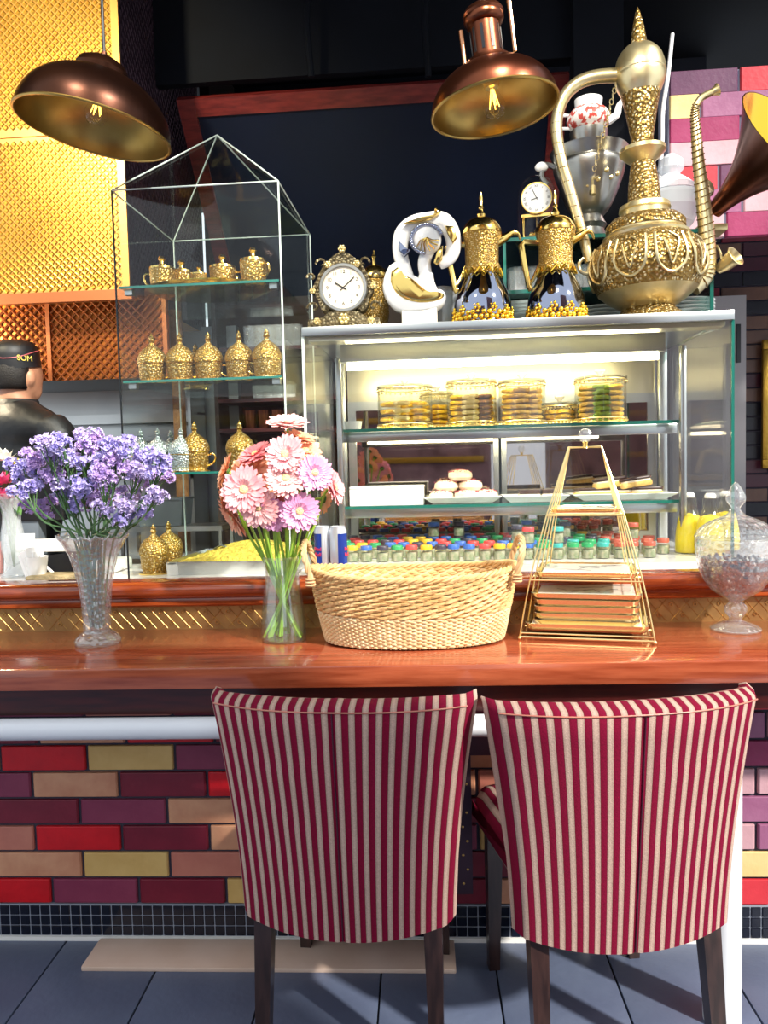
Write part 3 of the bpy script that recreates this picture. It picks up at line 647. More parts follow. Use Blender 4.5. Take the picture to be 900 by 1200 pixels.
# ---- gerberas in a clear glass vase
pg = atz(333, 750, 0.85); GX, GY = pg.x, pg.y
gv = thing('glass_vase', 'clear glass vase half full of water holding pink gerberas', 'vase', (GX, GY, Z0))
op = curve1([(0.057, 0.0), (0.061, 0.006), (0.061, 0.05), (0.055, 0.11), (0.047, 0.165), (0.0455, 0.19), (0.051, 0.232)], 5)
MB().shell([(0, 0)]+op+[(r-0.003, max(z, .007)) for r, z in op[::-1]]+[(0, 0.007)], 40).build('body', 'glass_vase', gv, ang=60)
MB().lathe([(0, 0.009)]+[(r-0.005, z) for r, z in op if 0.009 < z < 0.165]+[(0.0415, 0.166), (0, 0.166)], 32).build('water', 'water', gv)
GER = [(337, 496, 'palepink', 50, (0.1, -.35, .95)), (350, 513, 'peach', 40, (.3, -.3, .9)), (334, 532, 'pink', 46, (0, -.95, .3)), (299, 532, 'rose', 44, (-.3, -.5, .8)), (358, 528, 'peach', 40, (.4, -.6, .7)), (369, 554, 'lilac', 42, (.35, -.9, .15)), (335, 560, 'palepink', 48, (.1, -.9, .4)), (294, 551, 'peach', 54, (-.2, -.85, .45)), (264, 552, 'orange', 44, (-.9, -.4, .4)), (286, 574, 'pink', 54, (-.1, -.97, .2)), (262, 582, 'orange', 40, (-.9, -.3, -.1)), (303, 594, 'palepink', 48, (-.1, -.95, -.1)), (273, 606, 'peach', 52, (-.7, -.5, -.45)), (321, 603, 'lilac', 42, (0, -.9, -.3)), (351, 599, 'lilac', 46, (.25, -.95, .05)), (392, 571, 'pink', 42, (.95, -.25, .2)), (380, 585, 'orange', 36, (.7, .4, -.2)), (316, 566, 'orange', 44, (0, -.8, .6)), (322, 580, 'rose', 42, (.1, -.8, .2)), (350, 548, 'orange', 38, (.3, -.6, .5))]
NM = {'palepink': 'pale pink', 'peach': 'peach', 'pink': 'pink', 'rose': 'rose pink', 'lilac': 'lilac pink', 'orange': 'apricot'}
WHERE = ['topmost, facing up', 'tilted, just under the topmost', 'upper middle, facing front', 'upper left, seen from its side', 'upper right, half hidden', 'right side, facing front', 'centre, below the upper pink one', 'with a dark eye left of centre', 'at far left, turned outward', 'large and frontal, left of centre', 'at the left edge, drooping', 'below the large frontal one', 'lowest at left, hanging down', 'low in the middle, dark hearted', 'low at right, facing front', 'at far right, seen from its side', 'at lower right, showing its back', 'in the middle, half covered', 'in the middle, mostly hidden', 'deep inside at the right']
for i, (x, y, c, dia, fc) in enumerate(GER):
    rnd = random.Random(i*7+3)
    hd = at(x, y, GY-0.02+(-0.05 if fc[1] < -.85 else 0.015)+rnd.uniform(-.015, .015))
    ang = rnd.uniform(0, 6.28); dx_ = (hd.x-GX)/.07; base = Vector((GX-max(-1, min(1, dx_))*.042+rnd.uniform(-.012, .012), GY+rnd.uniform(-.03, .03), Z0+0.012)); ang = math.atan2(base.y-GY, base.x-GX)
    o = thing('gerbera', '%s gerbera in the glass vase, %s' % (NM[c], WHERE[i]), 'flower', base, 0, 'gerberas in the glass vase')
    f = Vector(fc).normalized(); H = hd-base; nk = Vector((GX-base.x+(hd.x-GX)*0.22-.012*math.cos(ang), GY-base.y+(hd.y-GY)*0.2-.012*math.sin(ang), 0.20))
    P = sline([(0, 0, 0), nk*.5+Vector((0, 0, -.01)), nk, (nk+H)/2+Vector((0, 0, .01)), H-f*0.03+Vector((0, 0, -.012)), H-f*0.008], 5)
    MB().tube(P, 0.0036, 6).build('stem', 'stem_green', o)
    T = Matrix.Translation(H) @ f.to_track_quat('Z', 'Y').to_matrix().to_4x4()
    r = dia*GY/900/2*1.06; pt = MB()
    for ring, (rl_, zt, n) in enumerate(((1.0, 0.06, 26), (0.86, 0.16, 24), (0.42, 0.20, 18))):
        for k in range(n):
            a = 2*PI*(k+.5*ring)/n+rnd.uniform(-.06, .06); L_ = r*rl_*rnd.uniform(.92, 1.05); wd_ = r*.125*(1 if ring < 2 else .55); zz = zt*r+rnd.uniform(-.06, .06)*r
            M = T @ Matrix.Rotation(a, 4, 'Z')
            pt.add([(r*.15, 0, 0.002), (L_*.55, -wd_, zz*.5), (L_*.9, -wd_*.75, zz*.9), (L_, 0, zz), (L_*.9, wd_*.75, zz*.9), (L_*.55, wd_, zz*.5), (L_*.6, 0, zz*.5-.0022)], [(0, 1, 6), (1, 2, 6), (2, 3, 6), (3, 4, 6), (4, 5, 6), (5, 0, 6)], M)
    pt.build('petals', 'petal_'+c, o, ang=80)
    MB().ball((0, 0, 0.004), r*.19, 12, 6, (1, 1, .4), T).build('eye', 'flower_eye_dark' if i in (7, 13) else 'flower_eye', o)
    MB().lathe([(0, -.012), (r*.2, -.008), (r*.26, .002)], 10, T).build('calyx', 'leaf', o)

# ---- wicker basket
pb = bar(-0.025, 2.055, Z0); bk = thing('wicker_basket', 'oval pale wicker basket with two rope handles', 'basket', pb, C2+R(1))
def bask(t, th, dr=0):            # t 0 bottom .. 1 rim
    hh = 0.018*abs(math.cos(th))**3; z = 0.004+t*(0.178+hh); k = 0.86+0.14*t**0.8
    return Vector(((0.274*k+dr)*math.cos(th), (0.150*k+dr)*math.sin(th), z))
NS = 60; wv = MB(); wf_ = MB()
rows_ = [0.02+0.40*i/15 for i in range(16)]
for i, t in enumerate(rows_):
    wf_.tube([bask(t, 2*PI*k/(NS*4), 0.0035*math.cos(PI*k/2+PI*(i % 2)+.4)) for k in range(NS*4)], 0.0034, 5, True)
for i in range(11):
    t = 0.46+0.48*i/10
    wv.tube([bask(t+0.012*math.sin(2*PI*(k/6+i/3)), 2*PI*k/180, 0.0045*math.cos(2*PI*(k/6+i/3))) for k in range(180)], 0.0042, 5, True)
    wv.tube([bask(t+0.02+0.012*math.sin(2*PI*(k/6+i/3+.5)), 2*PI*k/180, 0.0045*math.cos(2*PI*(k/6+i/3+.5))) for k in range(180)], 0.0042, 5, True)
wf_.build('lower_weave', 'wicker_pale', bk); wv.build('upper_weave', 'wicker', bk)
sk = MB()
for k in range(NS):
    th = 2*PI*(k+.5)/NS; sk.tube([bask(t, th) for t in (0, .25, .5, .75, .98)], 0.003, 5)
sk.build('stakes', 'wicker', bk)
rm = MB()
for s_ in range(3): rm.tube([bask(1.0, 2*PI*k/200, 0.005*math.cos(2*PI*(k/8+s_/3)))+Vector((0, 0, 0.005*math.sin(2*PI*(k/8+s_/3)))) for k in range(200)], 0.0048, 6, True)
rm.build('rim', 'wicker', bk)
MB().lathe([(0, 0.006), (0.235, 0.006), (0.235, 0.012), (0, 0.012)], 48, None, sx=1, sy=0.55).build('bottom', 'wicker', bk)
inn = MB().shell([(bask(t, 0).x-0.008, bask(t, PI/2).z) for t in (0.05, .3, .6, .97)], 48, None, sx=1, sy=0.55); inn.build('inner_wall', 'wicker_pale', bk)
for sg in (-1, 1):
    hm = MB(); arc = sline([(sg*0.262, -.075, .165), (sg*0.282, -.068, .235), (sg*0.288, -.03, .268), (sg*0.288, .03, .268), (sg*0.282, .068, .235), (sg*0.262, .075, .165)], 8)
    for s_ in range(3):
        hm.tube([p+Vector((.0045*math.cos(i*.75+s_*2.09), .0045*math.sin(i*.75+s_*2.09)*.7, .0045*math.sin(i*.75+s_*2.09)*.7)) for i, p in enumerate(arc)], 0.0046, 6)
    hm.build('handle', 'rope', bk)
    lp = MB()
    for yy in (-.075, .075):
        for q in range(3): lp.tube([(sg*.268+.011*math.cos(a*PI/5), yy+.011*math.sin(a*PI/5), .165+q*.008) for a in range(10)], 0.0032, 5, True)
    lp.build('lashing', 'rope', bk)

# ---- gold wire tray stand and trays
s0 = atz(612, 750, .85); s1 = atz(771, 756, .85); sc_c = (s0+s1)/2+Vector((0.02, 0.135, 0)); srz = math.atan2(s1.y-s0.y, s1.x-s0.x)
SW = (s1-s0).length/2
sd_ = thing('tray_stand', 'gold wire pyramid stand with a crystal ball knob', 'stand', (sc_c.x, sc_c.y, Z0), srz)
wr_ = MB()
for sg in (-1, 1):
    for k in range(5):
        f = -1+k*0.5; w0 = .011*k; path = sline([(sg*(SW-w0), f*0.135, 0.008), (sg*(SW-.028-w0*.8), f*.120, .16), (sg*(0.097-w0*.35), f*0.100, 0.335), ], 4)+[Vector((sg*(0.092-w0*.35), f*.098, .348)), Vector((sg*0.043, f*0.045, 0.508))]
        wr_.tube(path, 0.0021, 6)
wr_.build('side_wires', 'gold_satin', sd_)
fr = MB()
fr.tube([(-SW, -.135, .008), (SW, -.135, .008), (SW, .135, .008), (-SW, .135, .008)], 0.0028, 6, True)
fr.tube([(-.043, -.045, .508), (.043, -.045, .508), (.043, .045, .508), (-.043, .045, .508)], 0.0024, 6, True)
fr.tube([(-.043, 0, .508), (.043, 0, .508)], 0.0024, 6)
for z, hw, hd in ((.018, SW-.004, .133), (.158, SW-.03, .119), (.328, .098, .101)):
    fr.tube([(-hw, -hd, z), (hw, -hd, z), (hw, hd, z), (-hw, hd, z)], 0.0021, 6, True)
    for f in (-.33, .33): fr.tube([(-hw, f*hd, z), (hw, f*hd, z)], 0.0018, 5)
fr.build('frame_wires', 'gold_satin', sd_)
ft = MB()
for x in (-1, 1):
    for y in (-1, 1): ft.ball((x*SW, y*.135, .005), .0055, 8, 6)
ft.build('feet', 'gold_satin', sd_)
MB().lathe([(0, .505), (.010, .505), (.006, .514), (.008, .522), (0, .526)], 12).build('knob_socket', 'gold', sd_)
MB().ball((0, 0, .540), .019, 10, 7).build('crystal_knob', 'crystal', sd_, ang=5)
def tray(hw, hd, h):
    o = MB(); i = MB(); r = 0.022
    def ring(a, b, z, rr):
        out = []
        for cx, cy, a0 in ((a-rr, b-rr, 0), (-a+rr, b-rr, 90), (-a+rr, -b+rr, 180), (a-rr, -b+rr, 270)):
            for k in range(6): q = R(a0+90*k/5); out.append((cx+rr*math.cos(q), cy+rr*math.sin(q), z))
        return out
    rings = [ring(hw-.012, hd-.012, 0, .016), ring(hw-.004, hd-.004, h*.3, r), ring(hw, hd, h, r), ring(hw-.003, hd-.003, h+.001, r), ring(hw-.008, hd-.008, h*.45, r), ring(hw-.016, hd-.016, h*.3, .016)]
    n = 24; vs = sum(rings, []); fs = [tuple(range(n))[::-1]]
    for q in range(5):
        for j in range(n): fs.append((q*n+j, q*n+(j+1) % n, (q+1)*n+(j+1) % n, (q+1)*n+j))
    fs.append(tuple(5*n+j for j in range(n))); o.add(vs, fs)
    i.add(ring(hw-.017, hd-.017, h*.8+.0012, .015)+ring(hw-.017, hd-.017, h*.3+.0002, .015), [tuple(range(n)), tuple(range(n, 2*n))[::-1]]+[(q, (q+1) % n, (q+1) % n+n, q+n) for q in range(n)])
    return o, i
def put_tray(hw, hd, h, z, label, veins=True, dy=0):
    M = Matrix.Rotation(srz, 4, 'Z'); v = M @ Vector((0, dy, 0))
    t = thing('serving_tray', label, 'tray', (sc_c.x+v.x, sc_c.y+v.y, Z0+z), srz, 'gold trays on the wire stand'); a, b = tray(hw, hd, h)
    a.build('gold_rim', 'tray_gold', t, ang=30); b.build('marble_base', 'marble', t)
    if veins:
        rnd = random.Random(int(z*1000)); vn = MB()
        for k in range(9):
            x, y = rnd.uniform(-hw*.7, hw*.5), rnd.uniform(-hd*.6, hd*.6); vn.tube([(x, y, h*.8+.0014), (x+rnd.uniform(.01, .03), y+rnd.uniform(-.02, .02), h*.8+.0014), (x+rnd.uniform(.02, .06), y+rnd.uniform(-.03, .03), h*.8+.0014)], .0006, 4)
        vn.build('marble_veins', 'vein', t)
put_tray(.098-.006, .094, .013, .331, 'small gold rimmed marble tray on the upper rung of the wire stand')
put_tray(SW-.04, .112, .016, .161, 'middle gold rimmed marble tray on the wire stand')
put_tray(SW-.012, .125, .020, .021, 'large bottom tray under the stack on the wire stand')
for k, l in enumerate(('lowest stacked gold tray resting on the large bottom tray', 'second gold tray from the bottom of the stack', 'third gold tray from the bottom of the stack', 'fourth gold tray, directly under the top of the stack')):
    put_tray(SW-.034, .112, .018, .031+k*.0185, l, False)
put_tray(SW-.028, .115, .016, .031+4*.0185, 'top tray of the stack, black veined marble facing up')

# ---- covered crystal jar with dark beads
pj = atz(862, 738, .85)
cj = thing('crystal_jar', 'covered cut crystal jar on a foot, filled with dark beads', 'jar', (pj.x, pj.y, Z0))
op = curve1([(0.064, 0), (0.064, 0.006), (0.045, 0.016), (0.02, 0.026), (0.017, 0.034), (0.028, 0.05), (0.028, 0.064), (0.017, 0.078), (0.030, 0.088), (0.062, 0.110), (0.086, 0.145), (0.100, 0.19), (0.104, 0.24), (0.103, 0.252)], 5)
MB().shell([(0, 0)]+op+[(r-0.006, z) for r, z in op[::-1] if z > 0.09]+[(0, 0.098)], 64, None, lambda a, z: 1+(0.016*math.cos(14*a+z*110)*math.cos(14*a-z*110) if .1 < z < .235 else (0.05*math.cos(6*a) if z < .09 and z > .03 else 0))).build('bowl', 'crystal', cj, ang=15)
op = curve1([(0.104, 0.254), (0.102, 0.262), (0.085, 0.284), (0.055, 0.302), (0.030, 0.312), (0.018, 0.322), (0.012, 0.334), (0.022, 0.348), (0.026, 0.362), (0.018, 0.382), (0.006, 0.400), (0, 0.404)], 5)
MB().shell(op, 64, None, lambda a, z: 1+(0.02*math.cos(16*a+z*160)*math.cos(16*a-z*160) if z < .31 else .03*math.cos(8*a) if .33 < z < .385 else 0)).build('lid', 'crystal', cj, ang=15)
bd = MB(); rnd = random.Random(3)
for k in range(750):
    z = rnd.uniform(.106, .20); rmax = min(.085, .032+ (z-.1)*1.0)
    if z > .185 and rnd.random() < .5: z -= .02
    a = rnd.uniform(0, 6.283); r_ = rmax*math.sqrt(rnd.uniform(.35, 1)); bd.ball((r_*math.cos(a), r_*math.sin(a), z), rnd.uniform(.004, .0065), 6, 4)
bo = bd.build('dark_beads', 'beads', None, loc=(pj.x, pj.y, Z0)); tag(bo, 'dark blue grey beads heaped inside the covered crystal jar', 'beads', kind='stuff')
# ================================================================== HOUSE-SHAPED GLASS VITRINE
VB = 0.986
vx0, vx1, vy0, vy1, vze = -0.993, -0.482, 2.30, 2.83, 2.172
vc = thing('glass_vitrine', 'tall glass cabinet with a pyramid roof holding gold cups', 'cabinet', ((vx0+vx1)/2, (vy0+vy1)/2, VB))
hw, hd, he, ha = (vx1-vx0)/2, (vy1-vy0)/2, vze-VB, 2.43-VB
g = 0.005
MB().box(-hw, -hw+g, -hd, hd, 0, he).build('side_pane', 'glass', vc, smooth=False)
MB().box(hw-g, hw, -hd, hd, 0, he).build('side_pane', 'glass', vc, smooth=False)
MB().box(-hw+g, hw-g, hd-g, hd, 0, he).build('back_pane', 'glass', vc, smooth=False)
MB().box(-hw+g, hw-g, -hd, -hd+g, 0, he).build('front_pane', 'glass', vc, smooth=False)
cs = [(-hw, -hd, he), (hw, -hd, he), (hw, hd, he), (-hw, hd, he)]; ap = (0, 0, ha)
for k in range(4):
    a, b_ = Vector(cs[k]), Vector(cs[(k+1) % 4]); c_ = Vector(ap); n_ = (b_-a).cross(c_-a).normalized()*0.005
    MB().add([a, b_, c_, a-n_, b_-n_, c_-n_], [(0, 1, 2), (5, 4, 3), (0, 3, 4, 1), (1, 4, 5, 2), (2, 5, 3, 0)]).build('roof_pane', 'glass', vc, smooth=False)
e = MB(); ed = MB()
for k in range(4):
    e.tube([cs[k], cs[(k+1) % 4]], 0.0025, 5); e.tube([cs[k], ap], 0.0025, 5)
    (ed if k == 0 else e).tube([(cs[k][0], cs[k][1], 0), cs[k]], 0.003, 5)
e.build('pane_edges', 'edge_light', vc); ed.build('corner_edge', 'edge_dark', vc)
SZ = [at(240, 331, 2.3).z-VB, at(245, 443, 2.3).z-VB, at(270, 552, 2.3).z-VB]
for z in SZ:
    s_ = MB().box(-hw+.008, hw-.008, -hd+.006, hd-.008, z-.006, z).build('shelf', 'glass_green', vc, smooth=False)
    MB().box(-hw+.008, hw-.008, -hd+.003, -hd+.0062, z-.0065, z+.0005).build('shelf_edge', 'edge_green', s_, smooth=False)
    for x in (-1, 1): MB().box(x*(hw-.03)-.012, x*(hw-.03)+.012, -hd+.02, -hd+.04, z-.022, z-.006).build('shelf_clip', 'steel', s_, smooth=False)
MB().box(-hw, hw, -hd, hd, -0.0, 0.006).build('base', 'white_slab', vc, smooth=False)

# ---- domed filigree cups
def domed_cup(mat, label, grp):
    t = thing('domed_cup', label, 'cup', (0, 0, 0), 0, grp)
    MB().lathe([(0, 0), (.030, 0), (.034, .003), (.033, .010), (.037, .016), (.039, .052), (.040, .056), (0, .056)], 20).build('cup_body', mat, t)
    ld = MB().lathe([(0, .056), (.041, .056), (.042, .060), (.041, .072), (.036, .086), (.026, .098), (.012, .108), (.007, .114), (.006, .118), (.0095, .123), (.006, .128), (.0075, .133), (.003, .139), (0, .146)], 20).build('lid', mat, t)
    MB().tube([(.0405*math.cos(a*PI/12), .0405*math.sin(a*PI/12), .0565) for a in range(24)], .0016, 5, True).build('lid_band', 'gold', ld)
    MB().tube(sline([(.036, 0, .046), (.054, 0, .050), (.060, 0, .036), (.050, 0, .022), (.036, 0, .018)], 5), .0028, 6).build('handle', 'gold', t)
    MB().lathe([(.044, 0), (.044, .004), (0, .004)], 20).build('saucer', 'gold', t)
    return t
def small_cup(label, grp):
    t = thing('lidded_cup', label, 'cup', (0, 0, 0), 0, grp)
    MB().lathe([(0, 0), (.024, 0), (.028, .006), (.032, .030), (.033, .058), (0, .058)], 20).build('cup_body', 'gold_filigree', t)
    MB().lathe([(0, .058), (.034, .058), (.033, .064), (.018, .070), (.007, .074), (.006, .080), (.010, .086), (.006, .093), (0, .095)], 20).build('lid', 'gold', t)
    MB().tube(sline([(.030, 0, .048), (.046, 0, .050), (.050, 0, .036), (.042, 0, .022), (.029, 0, .020)], 5), .0032, 6).build('handle', 'gold', t)
    return t
def on(px, Y, z): p = at(px, 500, Y); d = at(px, 500, Y); return None
def xat(px, py, Y): return at(px, py, Y).x
z1, z2, z3, zb = (VB+s+.0006 for s in (*SZ, .006))
# top shelf: oval tray with lidded cups
tp = (xat(242, 322, 2.44), 2.46, z1)
tr_ = thing('oval_tray', 'oval gold tray under the lidded cups on the top vitrine shelf', 'tray', tp)
MB().shell([(0, 0), (.17, 0), (.20, .014), (.204, .016), (.198, .014), (.168, .003), (0, .003)], 48, None, sy=.75, sx=1).build('dish', 'gold', tr_, ang=60)
sc0 = small_cup('lidded gold cup at the left end of the oval tray', 'lidded cups on the oval tray')
sc0.location = (xat(190, 315, 2.42), 2.42, z1+.004); sc0.rotation_euler = (0, 0, PI); sc0.scale = (1.2,)*3
for px, Y, rz, l in ((213, 2.50, PI, 'second lidded gold cup from the left on the oval tray'), (261, 2.46, 0, 'lidded gold cup right of centre on the oval tray'), (297, 2.40, -.5, 'lidded gold cup at the right end of the oval tray')):
    dup(sc0, (xat(px, 315, Y), Y, z1+.004), rz, l, scale=1.28)
for px, Y, l in ((233, 2.40, 'tiny gold sugar pot in the middle of the oval tray'), (277, 2.52, 'tiny gold pot behind the right cups of the oval tray')):
    dup(sc0, (xat(px, 315, Y), Y, z1+.004), 1.0, l, scale=.75)
dc = domed_cup('gold_filigree', 'domed gold filigree cup at the left end of the middle vitrine shelf', 'domed filigree cups in the vitrine')
dc.location = (xat(179, 435, 2.42), 2.42, z2); dc.scale = (1.12,)*3
for px, Y, z, rz, l in ((216, 2.42, z2, 0.1, 'second domed gold filigree cup from the left, middle shelf'), (249, 2.43, z2, PI, 'third domed gold filigree cup, middle of the middle shelf'), (285, 2.43, z2, PI, 'fourth domed gold filigree cup on the middle shelf'), (317, 2.41, z2, PI, 'domed gold filigree cup at the right end of the middle shelf'), (234, 2.64, z2, 0.4, 'domed gold cup standing behind the second cup of the middle shelf'),
                         (229, 2.44, z3, 0, 'domed gold cup beside the silver ones on the lower shelf'), (282, 2.46, z3, 0, 'domed gold cup behind the gerberas on the lower shelf'), (176, 2.40, zb, -1.2, 'front domed gold cup on the white vitrine floor'), (194, 2.54, zb, -1.4, 'rear domed gold cup on the white vitrine floor')):
    dup(dc, (xat(px, 540, Y), Y, z), rz, l, scale=1.12)
ds = domed_cup('silver_filigree', 'leftmost domed silver cup on the lower vitrine shelf', 'domed silver cups in the vitrine'); ds.location = (xat(166, 540, 2.46), 2.46, z3)
for px, Y, l in ((186, 2.44, 'second domed silver cup on the lower vitrine shelf'), (201, 2.56, 'rear domed silver cup on the lower vitrine shelf'), (213, 2.42, 'domed silver cup next to the gold one on the lower shelf')):
    dup(ds, (xat(px, 540, Y), Y, z3), 2.0, l)
o = MB().lathe([(0, 0), (.018, 0), (.021, .035), (.017, .035), (.015, .004), (0, .004)], 20).build('candle_cup', 'white_matt', None, loc=(xat(203, 675, 2.36), 2.36, zb)); tag(o, 'small cream cup in front of the gold cups on the vitrine floor', 'cup')
# ---- kunafa tray
kx = (xat(194, 675, 2.34)+xat(345, 675, 2.34))/2
kt = thing('foil_tray', 'rectangular foil tray holding yellow shredded pastry', 'tray', (kx, 2.55, zb)); kw = (xat(345, 675, 2.34)-xat(194, 675, 2.34))/2
MB().add([(-kw+.006, -.19, 0), (kw-.006, -.19, 0), (kw-.006, .19, 0), (-kw+.006, .19, 0), (-kw, -.2, .042), (kw, -.2, .042), (kw, .2, .042), (-kw, .2, .042), (-kw+.004, -.196, .042), (kw-.004, -.196, .042), (kw-.004, .196, .042), (-kw+.004, .196, .042), (-kw+.01, -.186, .004), (kw-.01, -.186, .004), (kw-.01, .186, .004), (-kw+.01, .186, .004)],
         [(3, 2, 1, 0)]+[(i, (i+1) % 4, (i+1) % 4+4, i+4) for i in range(4)]+[(i+4, (i+1) % 4+4, (i+1) % 4+8, i+8) for i in range(4)]+[(i+8, (i+1) % 4+8, (i+1) % 4+12, i+12) for i in range(4)]+[(12, 13, 14, 15)]).build('foil', 'foil', kt, smooth=False)
gn = 28; vs = []; rnd = random.Random(4)
for i in range(gn+1):
    for j in range(gn+1):
        x = -1+2*i/gn; y = -1+2*j/gn; hgt = .036+.05*max(0, 1-((x-.15)/.95)**2)*max(0, 1-(y*.9)**2)+rnd.uniform(-.003, .004)
        vs.append((x*(kw-.012), y*.184, hgt if abs(x) < .99 and abs(y) < .99 else .03))
o = MB().add(vs, [(i*(gn+1)+j, (i+1)*(gn+1)+j, (i+1)*(gn+1)+j+1, i*(gn+1)+j+1) for i in range(gn) for j in range(gn)]).build('shredded_pastry', 'kunafa', None, loc=(kx, 2.55, zb+.001)); tag(o, 'mound of yellow shredded pastry in the foil tray', 'pastry', kind='stuff')
p = at(262, 642, 2.5); o = MB().tube(sline([(0, 0, 0), (.03, -.02, .012), (.06, -.03, .0), (.055, -.05, -.02)], 5), .006, 6, flat=.4).build('serving_tongs', 'steel_dull', None, loc=(p.x-.03, 2.5, p.z-.002)); tag(o, 'dark metal tongs stuck into the yellow shredded pastry', 'tongs')

# ---- energy drink cans between the cases
def can(loc, label, rz):
    t = thing('drink_can', label, 'can', loc, rz, 'slim drink cans')
    MB().lathe([(0, 0), (.022, 0), (.0265, .006), (.0265, .140), (.022, .150), (.0225, .154), (.020, .152), (0, .150)], 24).build('shell', 'can_silver', t)
    for a0 in (-100, 80):
        pb_ = MB(); vs = []; n = 9
        for k in range(n):
            a = R(a0-45+90*k/(n-1)); vs += [(.0269*math.cos(a), .0269*math.sin(a), .02), (.0269*math.cos(a), .0269*math.sin(a), .132)]
        pb_.add(vs, [(2*k, 2*k+2, 2*k+3, 2*k+1) for k in range(n-1)]).build('blue_panel', 'can_blue', t)
    text('Red', .016, 'print_red', t, (0.0047, -.0275, .085), (R(90), 0, R(10))); text('Bull', .016, 'print_red', t, (0.0047, -.0275, .068), (R(90), 0, R(10)))
pc = at(378, 690, 2.30); can((pc.x, 2.33, .988), 'slim blue and silver drink can, left of two beside the cake case', R(-35))
pc = at(392, 690, 2.33); can((pc.x+.006, 2.30, .997) if False else (pc.x+.018, 2.315, .988), 'slim blue and silver drink can, right of two beside the cake case', R(60))

# ================================================================== CAKE DISPLAY CASE
cx0, cx1, cy0, cy1, cz0, cz1 = -0.436, 0.850, 2.375, 3.06, 0.986, 1.750
cc = thing('cake_display_case', 'wide glass cake display case with steel frame and lit shelves', 'display case', ((cx0+cx1)/2, (cy0+cy1)/2, cz0))
W2, D2, H2 = (cx1-cx0)/2, (cy1-cy0)/2, cz1-cz0
MB().box(-W2, W2, -D2, D2, 0, .022).build('base', 'white_ceramic', cc, smooth=False)
MB().box(-W2, W2, -D2-.004, D2, H2-.010, H2).build('top_plate', 'steel', cc, smooth=False)
MB().rbox(-W2-.003, W2+.003, -D2-.010, -D2+.012, H2-.024, H2+.004, .004, 2).build('top_rim', 'steel', cc)
MB().box(-W2+.006, W2-.006, -D2, -D2+.006, .022, H2-.024).build('front_pane', 'glass_clear', cc, smooth=False)
for s_, nme in ((-1, 0), (1, 1)):
    MB().box(s_*W2-(.006 if s_ > 0 else 0), s_*W2+(.006 if s_ < 0 else 0), -D2+.006, D2-.01, .022, H2-.011).build('side_pane', 'glass_clear', cc, smooth=False)
    MB().box(s_*W2-.004, s_*W2+.004, -D2-.003, -D2+.003, .022, H2-.024).build('pane_edge', 'edge_green' if s_ > 0 else 'edge_light', cc, smooth=False)
# steel posts at the back corners and inner uprights
for s_ in (-1, 1):
    MB().rbox(s_*(W2-.03)-.016, s_*(W2-.03)+.016, D2-.06, D2-.028, .022, H2-.011, .005, 2).build('post', 'steel', cc)
    MB().rbox(s_*(W2-.075)-.010, s_*(W2-.075)+.010, -.12, -.10, .022, H2-.06, .004, 2).build('shelf_upright', 'steel', cc)
# mirrored sliding doors behind
for k, (a, b_) in enumerate(((-W2+.05, .005), (-.005, W2-.05))):
    d_ = MB().box(a+.03, b_-.03, D2-.022, D2-.016, .06, .555).build('sliding_door', 'mirror', cc, smooth=False)
    MB().box(a, a+.03, D2-.03, D2-.012, .022, .59).box(b_-.03, b_, D2-.03, D2-.012, .022, .59).box(a+.03, b_-.03, D2-.03, D2-.012, .022, .06).box(a+.03, b_-.03, D2-.03, D2-.012, .555, .59).build('door_frame', 'steel', d_, smooth=False)
MB().box(-W2+.05, W2-.05, D2-.02, D2-.008, .59, H2-.011).build('back_panel', 'steel_warm', cc, smooth=False)
MB().box(-W2+.012, W2-.012, -D2+.03, -D2+.10, H2-.035, H2-.011).build('front_reflector', 'steel_warm', cc, smooth=False)
lt = MB().tube([(-W2+.10, -.06, H2-.085), (W2-.14, -.06, H2-.085)], .012, 10).build('light_tube', 'tube_light', cc)
MB().box(-W2+.08, W2-.12, -.075, -.045, H2-.070, H2-.011).build('lamp_housing', 'steel', cc, smooth=False)
SHY = 2.62
uz = at(600, 498, SHY).z; lz = at(600, 590, SHY).z
shx0, shx1 = at(394, 500, SHY).x, at(797, 492, SHY).x
cxm, cym = (cx0+cx1)/2, (cy0+cy1)/2
for z in (uz, lz):
    s_ = MB().box(shx0-cxm, shx1-cxm, SHY-cym, D2-.035, z-cz0-.008, z-cz0).build('shelf', 'glass_green', cc, smooth=False)
    MB().box(shx0-cxm, shx1-cxm, SHY-cym-.003, SHY-cym+.0005, z-cz0-.009, z-cz0+.001).build('shelf_edge', 'edge_green', s_, smooth=False)
    MB().rbox(shx0-cxm, shx1-cxm, SHY-cym+.03, SHY-cym+.06, z-cz0-.042, z-cz0-.0085, .004, 2).build('shelf_bearer', 'steel', s_)
lt2 = MB().tube([(shx0-cxm+.03, SHY-cym+.078, uz-cz0-.022), (shx1-cxm-.12, SHY-cym+.078, uz-cz0-.022)], .007, 8).build('shelf_light', 'tube_light', cc)
U = uz+.0006; Lz = lz+.0006
